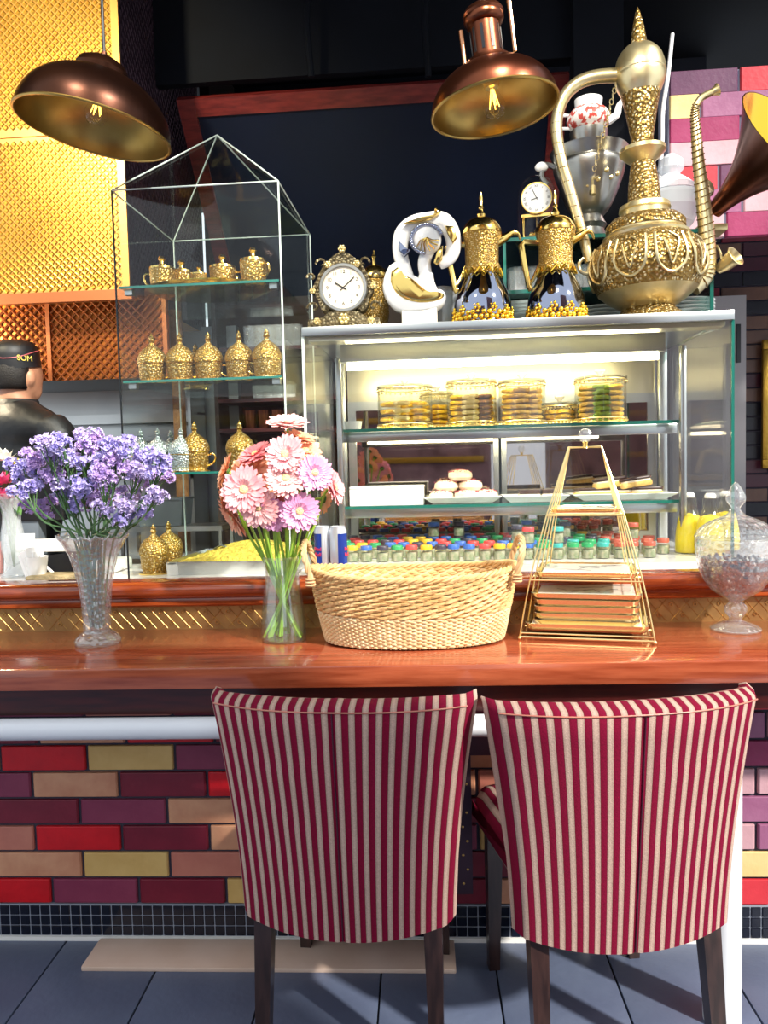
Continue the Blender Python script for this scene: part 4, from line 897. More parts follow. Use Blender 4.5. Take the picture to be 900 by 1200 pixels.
# ---- cookie jars
def cookie_jar(r, h, loc, label):
    t = thing('cookie_jar', label, 'jar', loc, 0, 'clear cookie jars')
    MB().shell([(0, 0), (r, 0), (r, h), (r-.003, h), (r-.003, .005), (0, .005)], 32).build('body', 'jar_glass', t)
    bd_ = MB()
    for z in (.004, .018, h-.006):
        bd_.tube([(1.004*r*math.cos(a*PI/18), 1.004*r*math.sin(a*PI/18), z) for a in range(36)], .0022, 5, True)
    for k in range(30):
        a = 2*PI*k/30; bd_.ball((r*1.003*math.cos(a), r*1.003*math.sin(a), .011), .0042, 6, 4); bd_.ball((r*1.003*math.cos(a+.1), r*1.003*math.sin(a+.1), h-.013), .0035, 6, 4)
    bd_.build('ornate_bands', 'gold_satin', t)
    l_ = MB().lathe([(0, h+.0005), (r+.002, h+.0005), (r+.002, h+.005), (r*.6, h+.010), (0, h+.011)], 32).build('lid', 'jar_glass', t)
    MB().lathe([(0, h+.010), (.006, h+.010), (.007, h+.016), (.018, h+.026), (.016, h+.031), (0, h+.032)], 16).build('knob', 'white_ceramic', l_)
    return t
def cookie_mesh(mat, r, th, bumpy=True):
    return MB().lathe([(0, 0), (r*.85, 0), (r, th*.4), (r*.9, th*.85), (r*.5, th), (r*.18, th*.75), (0, th*.7)], 14, None, (lambda a, z: 1+.05*math.cos(7*a)) if bumpy else None).mesh('cookie', mat)
cmesh = {k: cookie_mesh('cookie_'+k, .030, .014) for k in ('yellow', 'tan', 'green', 'pale', 'brown')}
JY = 2.76
jars = [(475, .098, .150, ['pale', 'yellow'], 'widest clear jar of round cookies at the left of the lit shelf', 4, 2.76), (512, .062, .135, ['yellow'], 'narrow clear jar of yellow cookies behind the leftmost jar', 5, 2.90), (553, .088, .158, ['yellow', 'pale', 'brown'], 'clear jar of yellow sweets in the middle of the lit shelf', 6, 2.74), (612, .082, .155, ['yellow', 'tan', 'tan'], 'clear jar of stacked tan cookies right of the middle jar', 7, 2.76), (656, .062, .075, ['yellow'], 'low clear jar of yellow ring cookies between two tall jars', 4, 2.80), (704, .088, .155, ['tan', 'green', 'yellow'], 'clear jar of green and tan cookies at the right of the lit shelf', 7, 2.74)]
for px, r, h, cols, lab, lay, JY in jars:
    x = at(px, 495, JY).x; cookie_jar(r, h, (x, JY, U), lab)
    short = lab.split(' jar')[0]; rnd = random.Random(px)
    n = 4 if r < .07 else 6
    for k in range(n):
        a = 2*PI*k/n+.4; c = cols[k % len(cols)]
        rr_ = r-.036
        for q in range(lay):
            zz = .006+q*(.0185 if cols[0] != 'pale' else .026)
            if zz > h-.024: break
            o = bpy.data.objects.new('cookie', cmesh[c if cols != ['tan', 'green', 'yellow'] else ('green' if (q+k) % 2 == 0 and k % 2 == 0 else cols[k % 3])]); COL.objects.link(o)
            o.location = (x+rr_*math.cos(a)+rnd.uniform(-.002, .002), JY+rr_*math.sin(a), U+zz); o.rotation_euler = (rnd.uniform(-.1, .1), rnd.uniform(-.1, .1), rnd.uniform(0, 3)); 
            tag(o, 'round cookie inside the '+lab.split(' at the')[0].split(' in the')[0].split(' behind')[0].split(' between')[0].split(' right of')[0], 'cookie', 'cookies, '+lab)
o = MB().shell([(0, 0), (.026, 0), (.032, .03), (.029, .03), (.024, .003), (0, .003)], 20).build('white_cup', 'white_ceramic', None, loc=(at(414, 497, 2.68).x, 2.68, U)); tag(o, 'small white cup at the left end of the upper case shelf', 'cup')
# ---- lower shelf: box, plates, pastries
bx_ = thing('cake_box', 'closed white cardboard cake box on the left of the lower shelf', 'box', ((at(410, 590, 2.66).x+at(496, 590, 2.66).x)/2, 2.74, Lz))
hwb = (at(496, 590, 2.66).x-at(410, 590, 2.66).x)/2
MB().box(-hwb, hwb, -.08, .08, 0, .058).build('carton', 'paper', bx_, smooth=False); MB().rbox(-hwb-.002, hwb+.002, -.082, .082, .058, .066, .004, 1).build('lid', 'paper', bx_)
def plate(x0px, x1px, py, Y, label, dep=.10):
    a, b_ = at(x0px, py, Y-dep).x, at(x1px, py, Y-dep).x; t = thing('serving_plate', label, 'plate', ((a+b_)/2, Y, Lz)); h_ = (b_-a)/2
    mb = MB(); pr = [(.78, 0), (1.0, .020), (1.0, .023), (.76, .005)]
    vs = []; 
    for k, z in pr: vs += [(-h_*k, -dep*k, z), (h_*k, -dep*k, z), (h_*k, dep*k, z), (-h_*k, dep*k, z)]
    fs = [(3, 2, 1, 0), (12, 13, 14, 15)]+[(q*4+i, q*4+(i+1) % 4, (q+1)*4+(i+1) % 4, (q+1)*4+i) for q in range(3) for i in range(4)]
    mb.add(vs, fs).build('dish', 'white_ceramic', t, smooth=False); return (a+b_)/2, h_
px_, ph_ = plate(497, 588, 590, 2.78, 'square white plate piled with sprinkled buns')
bun = MB().lathe([(0, 0), (.034, 0), (.044, .012), (.042, .026), (.028, .036), (0, .038)], 18).mesh('bun', 'donut')
spk = MB(); rnd = random.Random(8)
for k in range(60):
    a = rnd.uniform(0, 6.28); rr_ = .043*math.sqrt(rnd.random()); z = .0375-.6*(rr_**2)*8*.9
    spk.box(rr_*math.cos(a)-.002, rr_*math.cos(a)+.002, rr_*math.sin(a)-.0012, rr_*math.sin(a)+.0012, z, z+.003)
spm = spk.mesh('sprinkles', 'sprinkle', False)
for k, (dx, dy, dz, l) in enumerate(((-.075, -.03, 0, 'front left bun of the bottom layer'), (.015, -.035, 0, 'front middle bun of the bottom layer'), (.085, 0, 0, 'right bun of the bottom layer'), (-.06, .05, .0, 'rear bun of the bottom layer'), (-.055, .0, .036, 'left bun of the middle layer'), (.03, .0, .036, 'right bun of the middle layer'), (-.005, .0, .072, 'single bun on top of the pile'))):
    o = thing('sprinkled_bun', 'sugar sprinkled bun, '+l, 'bun', (px_+dx, 2.78+dy, Lz+.006+dz), k*1.3, 'sprinkled buns'); part('crust', bun, o); part('sprinkles', spm, o)
plate(590, 668, 588, 2.74, 'white rectangular plate with dark chocolate cake slices', .08)
pxr, phr = plate(672, 795, 586, 2.76, 'long white plate with chocolate eclairs at the right of the lower shelf', .09)
for k, (px, w_, l) in enumerate(((620, .05, 'square slice of dark chocolate cake, left on the plate'), (645, .05, 'square slice of dark chocolate cake, right on the plate'))):
    t = thing('cake_slice', l, 'cake', (at(px, 585, 2.74).x, 2.74, Lz+.006), .1*k); MB().rbox(-.036, .036, -.035, .035, 0, .014, .004, 2).build('sponge', 'choc', t); MB().rbox(-.036, .036, -.035, .035, .0142, .020, .004, 2).build('cream_layer', 'cream', t); MB().rbox(-.036, .036, -.035, .035, .0202, .036, .004, 2).build('chocolate_top', 'choc', t)
for k, (px, dz, rz, ry, l) in enumerate(((692, 0, .1, 0, 'leftmost chocolate eclair on the long plate'), (722, .0, -.1, 0, 'middle chocolate eclair lying on the long plate'), (757, 0, .15, 0, 'rightmost chocolate eclair on the long plate'), (745, .034, .2, -.12, 'chocolate eclair lying on top of the right ones'), (715, .034, .05, -.1, 'chocolate eclair lying on top of the left ones'))):
    t = thing('eclair', l, 'pastry', (at(px, 575, 2.74).x, 2.74, Lz+.008+dz), rz, 'chocolate eclairs'); t.rotation_euler = (0, ry, rz)
    MB().rbox(-.06, .06, -.02, .02, 0, .020, .018, 4, rb=.006).build('pastry_shell', 'cookie_tan', t); MB().rbox(-.055, .055, -.017, .017, .018, .025, .016, 4).build('cream_filling', 'cream', t); MB().rbox(-.06, .06, -.019, .019, .024, .035, .018, 4, rb=.005).build('chocolate_icing', 'choc', t)
# ---- small jars on the case floor
def mini_jar(lid):
    return MB().shell([(0, 0), (.019, 0), (.021, .003), (.021, .030), (.017, .036), (.017, .040)], 14).mesh('glass', 'jar_glass'), MB().lathe([(0, .038), (.0195, .038), (.0195, .050), (.018, .052), (0, .052)], 14).mesh('lid', 'lid_'+lid), MB().lathe([(0, .002), (.0185, .002), (.0185, .029), (0, .030)], 12).mesh('filling', 'jar_content')
MJ = {k: mini_jar(k) for k in ('red', 'yellow', 'blue', 'green', 'teal', 'dark', 'rust')}
DZ = cz0+.0225; rnd = random.Random(12)
for row in range(5):
    Y = 2.50+row*.098
    for k in range(24):
        x = cx0+.075+k*.0475+(row % 2)*.02
        fx = (x-cx0)/(cx1-cx0)
        if fx > .90 or (fx > .82 and row > 2): continue
        if rnd.random() < .07: continue
        c = rnd.choice(['red', 'red', 'dark', 'yellow', 'blue', 'green'] if fx < .45 else (['blue', 'dark', 'yellow', 'green', 'red', 'teal'] if fx < .58 else (['green', 'teal', 'green', 'dark', 'yellow'] if fx < .76 else ['rust'])))
        zone = 'left part' if fx < .45 else 'middle' if fx < .58 else 'right part' if fx < .76 else 'far right'
        o = thing('mini_jar', 'small glass jar with %s lid, %s of the case floor' % (c if c != 'dark' else 'black', zone), 'jar', (x+rnd.uniform(-.004, .004), Y+rnd.uniform(-.006, .006), DZ), 0, '%s lidded mini jars, %s' % (c, zone))
        for nm, me in zip(('glass', 'lid', 'filling'), MJ[c]): part(nm, me, o)
        if rnd.random() < .16 and row < 4:
            c_u = rnd.choice(['red', 'yellow', 'blue', 'dark']) if fx < .58 else c
            u2 = thing('mini_jar', 'small glass jar with %s lid stacked on another jar, %s of the case floor' % (c_u if c_u != 'dark' else 'black', zone), 'jar', (o.location.x+.002, o.location.y, DZ+.0525), 0, 'stacked %s lidded mini jars, %s' % (c_u, zone))
            for nm, me in zip(('glass', 'lid', 'filling'), MJ[c_u]): part(nm, me, u2)
# ---- juice bottles
def bottle(px, Y, label, sc_=1):
    t = thing('juice_bottle', label, 'bottle', (at(px, 660, Y).x, Y, DZ), 0, 'swing top juice bottles')
    pr = curve1([(.044, 0), (.048, .006), (.047, .05), (.038, .11), (.022, .15), (.017, .175), (.019, .185)], 4)
    MB().shell([(0, 0)]+pr, 24).build('glass', 'jar_glass', t); MB().lathe([(0, .003)]+[(r-.003, z+.002) for r, z in pr if z < .13]+[(0, .132)], 20).build('juice', 'juice', t)
    MB().lathe([(0, .184), (.017, .184), (.018, .192), (.012, .200), (0, .201)], 14).build('stopper', 'white_ceramic', t)
    MB().tube([(.022, 0, .15), (.022, 0, .18), (.008, 0, .203), (-.008, 0, .203), (-.022, 0, .18), (-.022, 0, .15)], .0013, 5).build('wire_clip', 'steel', t)
bottle(808, 2.62, 'yellow juice bottle with stopper, left of three in the case corner'); bottle(832, 2.54, 'yellow juice bottle, middle of three in the case corner'); bottle(850, 2.68, 'juice bottle partly hidden behind the crystal jar lid')
# ================================================================== ON TOP OF THE CAKE CASE
T0 = cz1+.0008
def ypos(px, Y): return Vector((at(px, 380, Y).x, Y, T0))
RX = Matrix.Rotation(R(90), 4, 'X')            # lathe axis z -> -y (towards the viewer)
def facing(y, z, x=0): return Matrix.Translation((x, y, z)) @ RX
# ---- ornate mantel clock
ck = thing('mantel_clock', 'ornate antique bronze mantel clock with scrolls and cream dial', 'clock', ypos(404, 2.46), R(3))
MB().rbox(-.118, .118, -.035, .035, 0, .014, .012, 3).build('foot', 'clock_body', ck)
MB().prism([(-.115, .014), (.115, .014), (.112, .036), (.07, .040), (.045, .058), (-.045, .058), (-.07, .040), (-.112, .036)], -.03, .03).build('plinth', 'clock_body', ck)
out = [(0.092*math.cos(R(a))*(1+.05*math.cos(R(a*8))), .133+.092*math.sin(R(a))*(1+.05*math.cos(R(a*8)))) for a in range(-140, 36, 8)]
left = [(-x, z) for x, z in out][::-1]
MB().prism(out+[(.060, .205), (.040, .225), (.018, .240), (0, .250), (-.018, .240), (-.040, .225), (-.060, .205)]+left, -.022, .022).build('case', 'clock_body', ck)
dl = MB().lathe([(0, 0), (.066, 0), (.066, .004), (0, .004)], 36, facing(-.022, .133)).build('dial', 'clock_face', ck)
MB().shell([(.064, .0), (.076, .0), (.078, .006), (.074, .012), (.066, .012), (.064, .004)], 40, facing(-.021, .133)).build('bezel', 'pewter', ck)
for h in range(12):
    a = R(90-30*(h+1)); text(str(h+1), .016, 'ink', dl, (.050*math.cos(a), -.0264, .133+.050*math.sin(a)), (R(90), 0, 0), 'numeral', .0002)
for ln_, a, w_ in ((.030, 148, .003), (.048, 42, .002)):
    d_ = Vector((math.cos(R(a)), 0, math.sin(R(a)))); MB().tube([Vector((0, -.028, .133))-d_*.012, Vector((0, -.028, .133))+d_*ln_], w_*.7, 5).build('hand', 'ink', dl)
sr = MB()
for sg in (-1, 1):
    for (x, z, s) in ((.066, .212, 1), (.095, .075, 1.1), (.10, .17, .8)):
        sr.tube([(sg*(x+s*(.020-.0022*k)*math.cos(k*.62)), -.012, z+s*(.020-.0022*k)*math.sin(k*.62)) for k in range(9)], .004, 6)
sr.build('scroll', 'clock_body', ck)
for x, z, s in ((-.045, .205, .012), (.045, .205, .012), (0, .252, .013), (-.096, .125, .011), (.096, .135, .011), (0, .035, .020), (-.085, .03, .012), (.085, .03, .012)):
    rs = MB()
    for k in range(6): rs.ball((x+s*.6*math.cos(k*PI/3), -.030, z+s*.6*math.sin(k*PI/3)), s*.45, 8, 5)
    rs.ball((x, -.034, z), s*.4, 8, 5); rs.build('rosette', 'gold_satin', ck)
# ---- gold urn behind the clock
u_ = thing('gold_urn', 'slim gold filigree urn with pointed finial behind the mantel clock', 'urn', ypos(440, 2.60))
MB().lathe(curve1([(.05, 0), (.045, .012), (.038, .03), (.047, .08), (.043, .14), (.046, .185), (.048, .19)], 5)+[(0, .19)], 24).build('body', 'gold_filigree', u_)
MB().lathe([(0, .19), (.050, .19), (.051, .198), (.042, .222), (.024, .236), (.016, .240), (.006, .243), (.005, .262), (.009, .268), (.004, .274), (.003, .288), (0, .292)], 24).build('lid', 'gold', u_)
# ---- white and gold swan sculpture
sw = thing('swan_sculpture', 'white glazed swan sculpture with gold hollows on a speckled block', 'sculpture', ypos(490, 2.46), 0); S_ = 2.46/900
def q(cx, cy): return ((cx/8.18+435-490)*S_, (385.5-(cy/8.18+245))*S_)
MB().rbox(*(q(300, 0)[0], q(632, 0)[0]), -.032, .032, 0, .060, .006, 2).build('pedestal', 'speckle', sw)
ol = [q(*c) for c in ((240, 530), (300, 540), (345, 600), (400, 650), (470, 690), (520, 730), (560, 790), (620, 825), (690, 815), (718, 860), (700, 930), (640, 985), (480, 1010), (300, 1000), (200, 940), (140, 840), (122, 740), (150, 630), (190, 560))]
def soft_prism(mb, pts, hy, k=.82, n=3):            # pillow: outline inset towards both faces
    cx = sum(p[0] for p in pts)/len(pts); cz = sum(p[1] for p in pts)/len(pts); rings = []
    for y, s in ((-hy, k), (-hy*.8, k+(1-k)*.6), (-hy*.3, 1), (hy*.3, 1), (hy*.8, k+(1-k)*.6), (hy, k)):
        rings.append([(cx+(x-cx)*s, y, cz+(z-cz)*s) for x, z in pts])
    m = len(pts); fs = [tuple(range(m)), tuple(5*m+i for i in range(m))[::-1]]
    for r_ in range(5):
        for i in range(m): fs.append((r_*m+i, r_*m+(i+1) % m, (r_+1)*m+(i+1) % m, (r_+1)*m+i))
    mb.add(sum(rings, []), fs); return mb
soft_prism(MB(), [tuple(v) for v in curve1(ol, 2)], .036, .9).build('body', 'white_ceramic', sw, ang=70)
cav = [q(*c) for c in ((275, 592), (320, 660), (400, 700), (470, 760), (540, 820), (620, 850), (695, 850), (690, 890), (610, 920), (470, 925), (340, 890), (250, 820), (205, 720), (215, 630))]
soft_prism(MB(), [tuple(v) for v in curve1(cav, 2)], .010, .75).build('gold_hollow', 'gold_wrinkled' if 'gold_wrinkled' in MATS else 'gold', sw, ang=60, loc=(0, -.033, 0))
nk = [q(*c) for c in ((590, 850), (545, 740), (530, 640), (520, 540), (545, 450), (560, 380))]
MB().tube(sline([(x, -.004, z) for x, z in nk], 6), [.020]*12+[.017]*12+[.020]*7, 12, flat=1.2).build('neck', 'white_ceramic', sw, ang=80)
lp = [q(*c) for c in ((380, 680), (330, 560), (295, 420), (320, 260), (420, 175), (560, 150), (690, 150), (770, 240), (800, 380), (760, 500), (660, 560))]
pts = sline([(x, .004, z) for x, z in lp], 6); MB().tube(pts, [.010+.010*math.sin(PI*i/(len(pts)-1))**.6 for i in range(len(pts))], 12, flat=1.4).build('loop', 'white_ceramic', sw, ang=80)
x, z = q(550, 340); MB().ball((x, -.012, z), .046, 20, 12, (1, .6, 1)).build('flower_ball', 'white_ceramic', sw, ang=80)
gd = MB()
for k in range(26):
    a = R(20+k*9.5); gd.ball((x+.048*math.cos(a), -.028, z+.044*math.sin(a)), .0068, 8, 5)
gd.build('dark_beading', 'chrome_dark', sw)
gl = MB()
for k in range(7):
    a = R(200+k*22); gl.tube([(x, -.040, z), (x+.02*math.cos(a), -.042, z+.02*math.sin(a)), (x+.040*math.cos(a+.3), -.032, z+.040*math.sin(a+.3))], .0022, 5)
gl.build('gold_veins', 'gold', sw)
for pts_, nm in ((((330, 195), (480, 150), (640, 130), (650, 65), (690, 105), (600, 165), (470, 190)), 'gold_crest'), (((720, 230), (800, 240), (830, 350), (790, 400), (740, 300)), 'gold_feather'), (((610, 560), (650, 440), (700, 410), (690, 540), (640, 590)), 'gold_petal'), (((285, 340), (370, 430), (400, 440), (340, 500), (290, 440)), 'silver_feather')):
    soft_prism(MB(), [q(*c) for c in pts_], .012, .8).build(nm, 'gold' if 'gold' in nm else 'chrome_dark', sw, ang=60, loc=(0, -.026, 0))
# ---- tumblers behind the swan
for k, (px, l) in enumerate(((519, 'left ribbed glass tumbler behind the swan sculpture'), (530, 'right ribbed glass tumbler behind the swan sculpture'))):
    o = MB().shell([(0, 0), (.030, 0), (.036, .15), (.033, .15), (.027, .006), (0, .006)], 24, None, lambda a, z: 1+.02*math.cos(12*a)).build('tumbler', 'glass_frost', None, loc=ypos(px, 2.58+.08*k)); tag(o, l, 'glass', 'tumblers behind the swan')
# ---- dallah coffee pots
def dallah(loc, label, rz):
    t = thing('coffee_pot', label, 'coffee pot', loc, rz, 'gold and silver coffee pots')
    MB().lathe(curve1([(.080, .0), (.088, .03), (.091, .06), (.084, .095), (.066, .135), (.050, .170), (.046, .185)], 5)+[(0, .185)], 36).build('silver_body', 'chrome_dark', t, ang=60)
    b_ = MB(); 
    for k in range(11):
        a = 2*PI*k/11
        for z, s in ((.020, .017), (.046, .011)):
            c = Vector((.088*math.cos(a+z*8), .088*math.sin(a+z*8), z))
            for m_ in range(6): b_.ball(c+Vector((-math.sin(a)*math.cos(m_*PI/3)*s, math.cos(a)*math.cos(m_*PI/3)*s, math.sin(m_*PI/3)*s)), s*.52, 8, 6)
            b_.ball(c*1.0+Vector((math.cos(a), math.sin(a), 0))*.006, s*.45, 8, 6)
    b_.build('flower_band', 'gold_bright', t, ang=90)
    MB().lathe([(.090, 0), (.090, .008), (.084, .012), (0, .012)], 36).build('foot', 'gold', t)
    MB().lathe([(0, .16), (.055, .162), (.060, .176), (.056, .19), (.052, .198), (.053, .25), (.060, .280), (.061, .288), (0, .288)], 32).build('gold_collar', 'gold_filigree_large' if 'gold_filigree_large' in MATS else 'gold_filigree', t)
    lc = MB()
    for k in range(14):
        a = 2*PI*k/14; lc.tube([(.060*math.cos(a), .060*math.sin(a), .176), (.064*math.cos(a+.2), .064*math.sin(a+.2), .158), (.060*math.cos(a+.45), .060*math.sin(a+.45), .176)], .003, 5)
    lc.build('collar_lace', 'gold_bright', t)
    l_ = MB().lathe(curve1([(.063, .288), (.060, .305), (.044, .328), (.018, .340), (.010, .344)], 5)+[(0, .344)], 32).build('lid', 'gold', t, ang=60)
    MB().lathe([(0, .342), (.012, .342), (.014, .350), (.008, .358), (.006, .366), (.009, .371), (.005, .378), (.0065, .400), (.003, .418), (0, .420)], 14).build('finial', 'gold', l_)
    MB().tube(sline([(.045, 0, .262), (.075, 0, .278), (.098, 0, .292), (.116, 0, .286), (.122, 0, .268)], 5), [.022, .021, .020, .019, .018, .016, .015, .014, .013, .012, .011, .010, .009, .008, .007, .006, .0055, .005, .0045, .004, .003], 10, flat=.8).build('spout', 'gold', t, ang=70)
    MB().tube([(-.050, 0, .258), (-.098, 0, .262), (-.108, 0, .252), (-.100, 0, .20), (-.086, 0, .125), (-.078, 0, .112)], [.009, .009, .010, .009, .009, .010], 8).build('handle', 'gold', t)
    MB().tube(sline([(-.088, 0, .125), (-.07, 0, .15), (-.052, 0, .19)], 4), .006, 8).build('handle_brace', 'gold', t)
    return t
d1 = dallah(ypos(566, 2.48), 'gold and mirror silver coffee pot next to the swan sculpture', R(4))
dup(d1, ypos(652, 2.50), R(6), 'gold and mirror silver coffee pot next to the tall brass ewer')
# ---- giant brass ewer
EY = 2.54; ES = EY/900; pe = ypos(760, EY)
ew = thing('brass_ewer', 'very tall carved brass ewer with long handle and spout', 'ewer', pe); ew.rotation_euler = (0, R(-1.7), 0)
def ep(r, y): return (r*ES, (374-y)*ES)
MB().lathe([(0, 0)]+[ep(*c) for c in ((43, 374), (44, 371), (40, 367), (31, 360), (28, 356))]+[(0, 18*ES)], 40).build('foot', 'brass_carved', ew, ang=50)
MB().lathe([ep(*c) for c in ((28, 357), (42, 348), (54, 338))]+[(0, 36*ES)], 44).build('plain_base', 'brass_old', ew, ang=60)
MB().lathe([(0, 38*ES)]+curve1([ep(*c) for c in ((54, 338), (61, 322), (62.5, 308), (59, 294), (52, 284), (44, 278))], 4)+[(0, 96*ES)], 56).build('bowl', 'brass_carved', ew, ang=60)
MB().lathe([ep(*c) for c in ((46, 280), (47, 277), (42, 273), (42, 270), (40, 262), (34, 257), (26, 254), (26, 249), (28, 248), (27, 243), (20, 240), (19, 239))]+[(0, 135*ES)], 44).build('shoulder', 'brass_old', ew)
MB().lathe([ep(*c) for c in ((43, 271), (43, 264), (37, 258))]+[(0, 116*ES)], 44).build('shoulder_band', 'brass_carved', ew)
nk_ = MB().lathe([ep(*c) for c in ((18, 240), (16.5, 220), (13, 196))]+[(0, 178*ES)], 32).build('lower_neck', 'brass_carved', ew)
MB().lathe([(0, 178*ES)]+[ep(*c) for c in ((13, 196), (19, 191), (25, 185), (25, 181), (15, 178))]+[(0, 196*ES)], 36).build('flange', 'brass_old', ew)
MB().lathe([ep(*c) for c in ((12, 178), (12, 168), (16, 145), (19.5, 128), (21, 122))]+[(0, 252*ES)], 32).build('upper_neck', 'brass_carved', ew, ang=60)
MB().lathe([(0, 252*ES)]+curve1([ep(*c) for c in ((20, 123), (25, 113), (27, 104), (27, 100), (27.5, 99), (27, 92), (23, 80), (15, 71), (9, 68))], 4)+[(0, 306*ES)], 36).build('bulb', 'brass_old', ew, ang=60)
MB().lathe([ep(*c) for c in ((8, 68), (8.5, 65), (6, 48), (2.5, 33), (0, 27))], 20).build('spire', 'brass_carved', ew)
# applied arches and ribs on the bowl
ar = MB()
for k in range(9):
    a0 = 2*PI*k/9
    def bw(a, y):
        r_ = {338: 54, 330: 58.5, 322: 61.5, 308: 63.5, 296: 61, 288: 56}[y]; return Vector((r_*ES*math.cos(a)*1.01, r_*ES*math.sin(a)*1.01, (374-y)*ES))
    w_ = .27
    ar.tube(sline([bw(a0-w_, 288), bw(a0-w_, 308), bw(a0-w_*.8, 322), bw(a0, 330), bw(a0+w_*.8, 322), bw(a0+w_, 308), bw(a0+w_, 288)], 4), .0045, 6)
    ar.tube(sline([bw(a0-w_*.5, 296), bw(a0-w_*.3, 308), bw(a0, 322), bw(a0+w_*.3, 308), bw(a0+w_*.5, 296), bw(a0, 288)], 4), .003, 6)
ar.build('applied_arches', 'brass_old', ew)
def el(px, py, y=0): return Vector(((px-760)*ES+(374-py)*ES*.030, y, (374-py)*ES))
hp = sline([el(733, 99), el(705, 98), el(684, 103), el(668, 118), el(660, 145), el(664, 180), el(676, 225), el(686, 262), el(695, 300)], 6)
MB().tube(hp, [.015+.007*(1-i/len(hp)) for i in range(len(hp))], 10).build('handle', 'brass_old', ew, ang=60)
rr_ = MB()
for i in range(6, len(hp)-4, 2):
    rr_.ball(hp[i], .0225-.006*i/len(hp), 8, 4, (1, 1, .55))
rr_.build('handle_beads', 'brass_carved', ew)
c0 = el(693, 304); rp = [c0+Vector((10*ES*math.cos(a*PI/8), 0, 9*ES*math.sin(a*PI/8))) for a in range(16)]
MB().tube(rp, .006, 8, True).build('handle_ring', 'brass_old', ew)
spn = sline([el(808, 336), el(822, 322), el(824, 290), el(820, 245), el(815, 200), el(812, 165), el(811, 145), el(817, 132), el(830, 126)], 6)
MB().tube(spn, [(.032-.021*min(1, i/36)) for i in range(len(spn))], 10).build('spout', 'brass_old', ew, ang=60)
st_ = MB()
for i in range(4, 40):
    r_ = .033-.021*min(1, i/36); p, t_ = spn[i], (spn[i+1]-spn[i-1]).normalized(); n1 = t_.orthogonal().normalized(); n2 = t_.cross(n1)
    st_.tube([p+n1*(r_*math.cos(a*PI/5))+n2*(r_*math.sin(a*PI/5))+t_*(.008*math.cos(a*PI/5)) for a in range(10)], .0022, 4, True)
st_.build('spout_rings', 'brass_carved', ew)
M_ = Matrix.Translation(spn[-1]) @ Matrix.Rotation(R(70), 4, 'Y'); MB().lathe([(0, -.004), (.010, -.004), (.016, .012), (.020, .016), (0, .014)], 12, M_).build('spout_mouth', 'brass_old', ew)
M_ = Matrix.Translation(el(846, 312)) @ Matrix.Rotation(R(40), 4, 'Z') @ Matrix.Rotation(R(65), 4, 'X')
cpb = MB().shell([(0, -.035), (.014, -.035), (.022, -.01), (.026, .02), (.034, .032), (.031, .033), (.022, .018), (.017, -.01), (0, -.028)], 24, M_).build('hanging_cup', 'brass_old', ew)
MB().tube(sline([el(826, 300), el(833, 292), el(838, 300), el(840, 308)], 4), .004, 6).build('cup_hook', 'brass_old', ew)
chn = MB()
for i in range(16):
    t_ = i/15; c = el(724+(700-724)*t_, 112+(200-112)*t_, -.02+.0*t_); chn.tube([c+Vector((.006*math.cos(a*PI/4)*(1 if i % 2 else .4), .005*math.cos(a*PI/4)*(0 if i % 2 else 1), .009*math.sin(a*PI/4))) for a in range(8)], .0016, 4, True)
chn.build('chain', 'brass_old', ew)

# ---- green glass cabinet standing behind the ewer
gx0, gx1, gy0, gy1, gz1 = .203, .893, 2.67, 3.03, 2.078
gc = thing('glass_block_cabinet', 'low green glass cabinet with plates standing behind the coffee pots', 'cabinet', ((gx0+gx1)/2, (gy0+gy1)/2, T0)); a_, b_, h_ = (gx1-gx0)/2, (gy1-gy0)/2, gz1-T0
for nm, bx in (('side_pane', (-a_, -a_+.008, -b_+.0, b_, 0, h_-.010)), ('side_pane', (a_-.008, a_, -b_, b_, 0, h_-.010)), ('back_pane', (-a_+.008, a_-.008, b_-.008, b_, 0, h_-.010)), ('top_pane', (-a_, a_, -b_, b_, h_-.010, h_)), ('shelf', (-a_+.009, a_-.009, -b_+.03, b_-.009, .150, .158))):
    MB().box(*bx).build(nm, 'glass_dark', gc, smooth=False)
eg = MB().box(-a_, a_, -b_-.003, -b_+.001, h_-.012, h_+.0005).box(-a_, -a_+.010, -b_-.003, -b_+.001, 0, h_-.012).box(a_-.012, a_, -b_-.003, -b_+.001, 0, h_-.012).box(-a_+.01, a_-.012, -b_+.026, -b_+.03, .148, .160).build('pane_edges', 'edge_green', gc, smooth=False)
pl = MB().lathe([(0, 0), (.055, 0), (.06, .003), (.098, .012), (.1, .0145), (.095, .0135), (.058, .005), (0, .004)], 36).mesh('plate', 'plate_white')
stk = [(612, 10, 'left'), (705, 8, 'middle'), (800, 9, 'right')]
for px, n, w_ in stk:
    for k in range(n):
        ordn = ('bottom', 'second', 'third', 'fourth', 'fifth', 'sixth', 'seventh', 'eighth', 'ninth', 'tenth')[k]
        o = bpy.data.objects.new('plate', pl); COL.objects.link(o); o.location = (at(px, 350, 2.82).x, 2.80, T0+.0005+k*.0125); tag(o, 'white dinner plate, %s%s in the %s stack of the green glass cabinet' % (ordn, ' from the bottom' if k else '', w_), 'plate', 'plates, %s stack' % w_)
